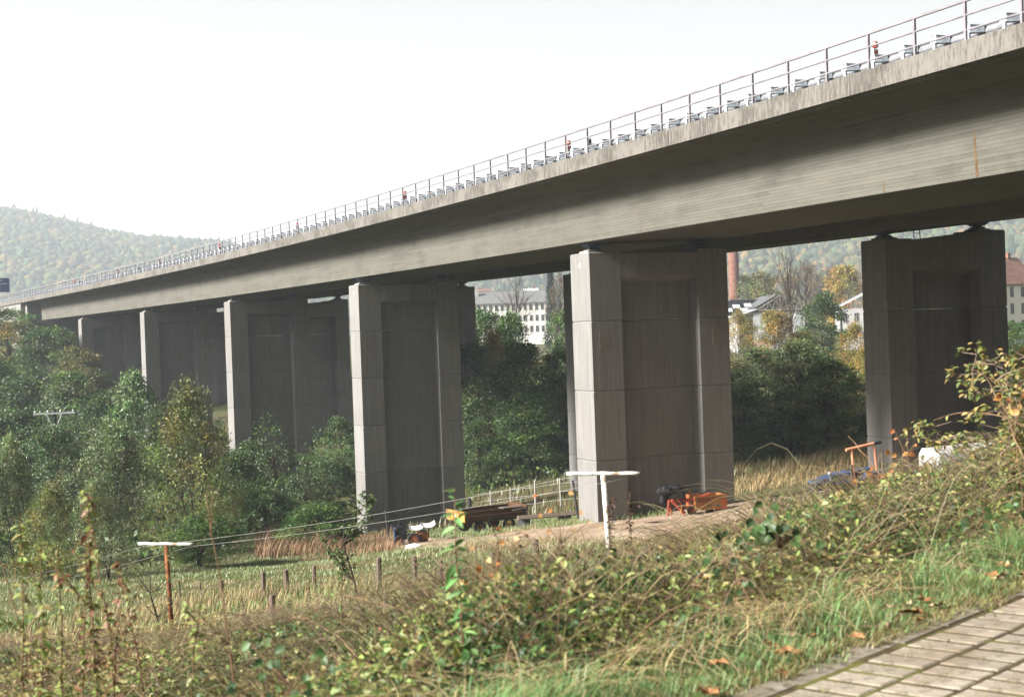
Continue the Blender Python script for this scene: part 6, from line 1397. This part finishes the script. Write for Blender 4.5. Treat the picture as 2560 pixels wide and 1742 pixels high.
for i, a in enumerate(((2130, 11.0, 0.44, 13, 0.10, 'largest cluster of bright orange bramble leaves on the bank'), (2180, 11.2, 0.40, 5, 0.08, 'small orange leaf pair right of the largest orange cluster'), (1385, 8.3, 0.92, 8, 0.055, 'orange bramble leaves left of the white pole foot'), (1205, 7.4, 0.76, 6, 0.055, 'orange leaves just above the central green weed'), (1185, 7.2, 0.62, 8, 0.05, 'orange leaf spray behind the central green weed'),
      (2240, 12.0, 0.78, 6, 0.085, 'orange yellow leaves hanging in front of the far viaduct pier'), (2268, 12.2, 0.85, 4, 0.07, 'upper small orange leaves in front of the far viaduct pier'), (2215, 11.6, 0.60, 6, 0.10, 'orange leaves beside the tractor rear'), (2160, 11.4, 0.58, 5, 0.10, 'orange tinted large leaf group just right of the tractor hood'), (2330, 11.5, 0.35, 3, 0.09, 'single orange yellow leaf group on the right bank'), (2545, 10.6, 1.0, 10, 0.09, 'orange leaves at the right edge in the shrub'), (2150, 9.6, 0.10, 3, 0.09, 'orange leaf low on the bank above the verge'), (1270, 6.9, 0.32, 4, 0.05, 'dull orange leaf right of the central green weed'), (955, 8.0, 0.5, 4, 0.05, 'small orange leaf low on the left bank'))):
    spray('orange_bramble', a[5], 'bramble', a[0], a[1], a[2], a[3], a[4], ORG, 90 + i, 0.10 if a[3] > 6 else 0.07, 'orange leaved bramble sprays')
BIGG = [(0.04, 0.085, 0.022), (0.055, 0.11, 0.03), (0.085, 0.14, 0.045), (0.03, 0.065, 0.02)]
for i, a in enumerate(((1935, 8.7, 0.46, 34, 0.12, 0.13, 'large leaved dark green bramble at the straw edge'), (1830, 8.2, 0.36, 18, 0.09, 0.13, 'dark leaved bramble left of the large leaved one'), (2455, 9.9, 0.26, 8, 0.11, 0.07, 'blue green large leaves low at the right edge of the bank'), (2530, 10.1, 0.24, 5, 0.11, 0.1, 'pale green leaf tuft at the right picture edge'), (640, 6.1, 0.36, 26, 0.075, 0.15, 'dark green large leaves at the bottom left of the middle'), (1740, 7.6, 0.14, 18, 0.09, 0.14, 'dark low leaves at the lower verge edge'), (700, 6.3, 0.40, 10, 0.08, 0.14, 'broad pale backed leaves at the bottom edge'), (1030, 6.5, 0.22, 12, 0.07, 0.14, 'low dark leaf tuft at the bottom below the green weed'),
      (2230, 12.2, 0.58, 14, 0.11, 0.16, 'round yellowish green leaf group right of the tractor'), (2300, 12.0, 0.46, 12, 0.11, 0.16, 'round green leaf group in front of the wheelbarrow'))):
    spray('large_leaved_bramble', a[6], 'bramble', a[0], a[1], a[2], a[3], a[4], BIGG if i < 8 else [(0.18, 0.20, 0.06), (0.26, 0.24, 0.08)], 120 + i, a[5], 'large leaved brambles')
def shrub(label, col, dist, h, r, seed, pal, nmain=7, leaf=0.06, nend=8, name='dogwood_shrub', lean=-0.2):
    rng = np.random.default_rng(seed); rr = random.Random(seed); p = gp(col, dist); b = plant(name, label, 'shrub', p); m = MB(); lb = Buf()
    for s in range(nmain):
        an = rr.uniform(0, 6.28); ft = Vector((rr.uniform(-.15, .15), rr.uniform(-.15, .15), -0.05)); hh = h * rr.uniform(0.65, 1.0); tip = Vector((math.cos(an) * r * rr.uniform(.3, 1) + lean * h, math.sin(an) * r * rr.uniform(.3, 1) * 0.8, hh)); pts = arch(ft, tip, rr.uniform(0.0, 0.12) * h, 8, 0.025, rr); m.tube(pts, [0.011 * (1 - 0.75 * k / 7) for k in range(8)], 5)
        for q in range(6):
            k = rr.randint(3, 7); d = Vector((rr.gauss(-0.35, 1), rr.gauss(0, 0.8), rr.uniform(-0.05, 0.9))).normalized() * rr.uniform(0.2, 0.5) * min(1.0, h * 0.55); e = pts[k] + d; sp = arch(pts[k], e, rr.uniform(0, .05), 5, 0.012, rr); m.tube(sp, [0.0055, 0.0045, 0.004, 0.003, 0.002], 4)
            for w in range(2):
                d2 = Vector((rr.gauss(-0.2, 1), rr.gauss(0, 0.8), rr.uniform(-0.2, 0.8))).normalized() * rr.uniform(0.08, 0.22); m.tube([sp[2 + w], sp[2 + w] + d2], [0.003, 0.0015], 4); E2 = np.array(tuple(sp[2 + w] + d2))[None] + rng.normal(0, 0.02, (nend // 2, 3)); 
                if rr.random() < 0.75:
                    n = len(E2); D = unit(rdir(rng, n) * np.array([1, .7, .5]) + np.array([0, 0, -0.15])); Nn = unit(np.array([0, -0.4, 1.0]) + rdir(rng, n) * 0.5); Nn = unit(Nn - D * (Nn * D).sum(1, keepdims=True)); l = leaf * rng.uniform(0.7, 1.2, n); folded(lb, E2, D, Nn, l, l * 0.5, pick(rng, pal, n))
            n = nend; P = np.array(tuple(e))[None] + rng.normal(0, 0.03, (n, 3)); D = unit(rdir(rng, n) * np.array([1, .7, .5]) + np.array([0, 0, -0.15])); Nn = unit(np.array([0, -0.4, 1.0]) + rdir(rng, n) * 0.5); Nn = unit(Nn - D * (Nn * D).sum(1, keepdims=True)); l = leaf * rng.uniform(0.7, 1.25, n); folded(lb, P, D, Nn, l, l * 0.5, pick(rng, pal, n))
    m.build('branches', M_TWIG, b); tag(lb.build('leaf', M_LEAF_F, b), kind='stuff'); return b
M_TWIG = noisy('pale_twig_bark', (0.22, 0.15, 0.12), (0.38, 0.28, 0.22), 6.0, 0.85, 0.15)
SHG = [(0.16, 0.20, 0.06), (0.22, 0.24, 0.08), (0.12, 0.16, 0.05), (0.30, 0.26, 0.09), (0.36, 0.26, 0.10)]
shrub('tall thin twigged shrub with sparse yellowish leaves in front of the far pier', 2660, 12.5, 1.18, 0.5, 201, SHG, 5, 0.05, 4, lean=-0.14)
shrub('dense yellow leaved shrub at the right picture edge', 2710, 11.5, 1.2, 0.7, 202, SHG + [(0.42, 0.30, 0.09)], 12, 0.06, 12)
shrub('low leafy shrub in front of the white trailer cover', 2520, 12.0, 0.72, 0.6, 203, SHG, 9, 0.055, 12)
shrub('low bushy shrub right of the tractor on the bank', 2270, 13.0, 0.32, 0.5, 204, SHG, 7, 0.055, 12)
shrub('shrub outside the right picture edge on the bank', 2950, 12.0, 1.5, 0.8, 205, SHG, 12, 0.06, 12)
# two small fruit trees on the meadow slope
def small_tree(label, col, dist, h, spread, seed, nl, L, pal):
    rng = np.random.default_rng(seed); rr = random.Random(seed); p = gp(col, dist); b = thing('apple_sapling', label, 'tree', tuple(p)); m = MB(); lb = Buf(); f = h * 0.33
    tr = [Vector((0, 0, -0.1)), Vector((-0.02, 0, f * 0.5)), Vector((-0.05 * h * 0.5, 0, f)), Vector((-0.12 * h, 0, h * 0.7)), Vector((-0.10 * h, 0, h))]; m.tube(tr, [0.032, 0.028, 0.024, 0.014, 0.006], 7)
    for q in range(9):
        k = rr.choice((2, 2, 3, 3, 4)); sgn = -1 if q % 2 else 1; e = tr[k] + Vector((sgn * spread * rr.uniform(.45, 1), rr.uniform(-.4, .4) * spread, rr.uniform(0.18, 0.5) * h * (0.6 if k == 4 else 1))); pts = arch(tr[k], e, -0.03 * h, 6, 0.02, rr); m.tube(pts, [0.012, 0.010, 0.009, 0.007, 0.005, 0.003], 5); leafy(lb, rng, pts, nl // 12, L, pal, 0.1, t0=0.3)
        for w in range(3): z = pts[rr.randint(2, 5)]; e2 = z + Vector((rr.gauss(0, .18), rr.gauss(0, .15), rr.uniform(0.05, 0.3))) * h * 0.4; m.tube([z, e2], [0.006, 0.003], 4); leafy(lb, rng, [z, e2], max(1, nl // 30), L, pal, 0.06, t0=0.3)
    m.build('trunk', M_BARK, b); tag(lb.build('leaf', M_LEAF_F, b), kind='stuff'); return b
small_tree('slender apple sapling with sparse leaves left of the tall pier foot', 872, 32.0, 2.25, 0.75, 301, 520, 0.085, [(0.10, 0.15, 0.05), (0.16, 0.20, 0.08), (0.07, 0.11, 0.04)])
small_tree('almost bare little fruit tree left of the rusty clothesline pole', 372, 31.5, 1.45, 0.6, 302, 60, 0.07, [(0.16, 0.20, 0.06), (0.24, 0.24, 0.10)])

# ---------------------------------------------------------------- valley haze
hm, hn, hl = newmat('valley_haze')
pvv = hn.new('ShaderNodeVolumePrincipled'); pvv.inputs['Color'].default_value = (0.84, 0.92, 1.0, 1); pvv.inputs['Density'].default_value = 0.00034; pvv.inputs['Anisotropy'].default_value = 0.2
oo = hn.new('ShaderNodeOutputMaterial'); hl.new(pvv.outputs[0], oo.inputs['Volume'])
m = MB(); m.b2((-2060, -2060, -60), (2060, 2060, 230)); hz = m.build('haze', hm); tag(hz, kind='stuff', label='pale autumn haze filling the valley', cat='haze')
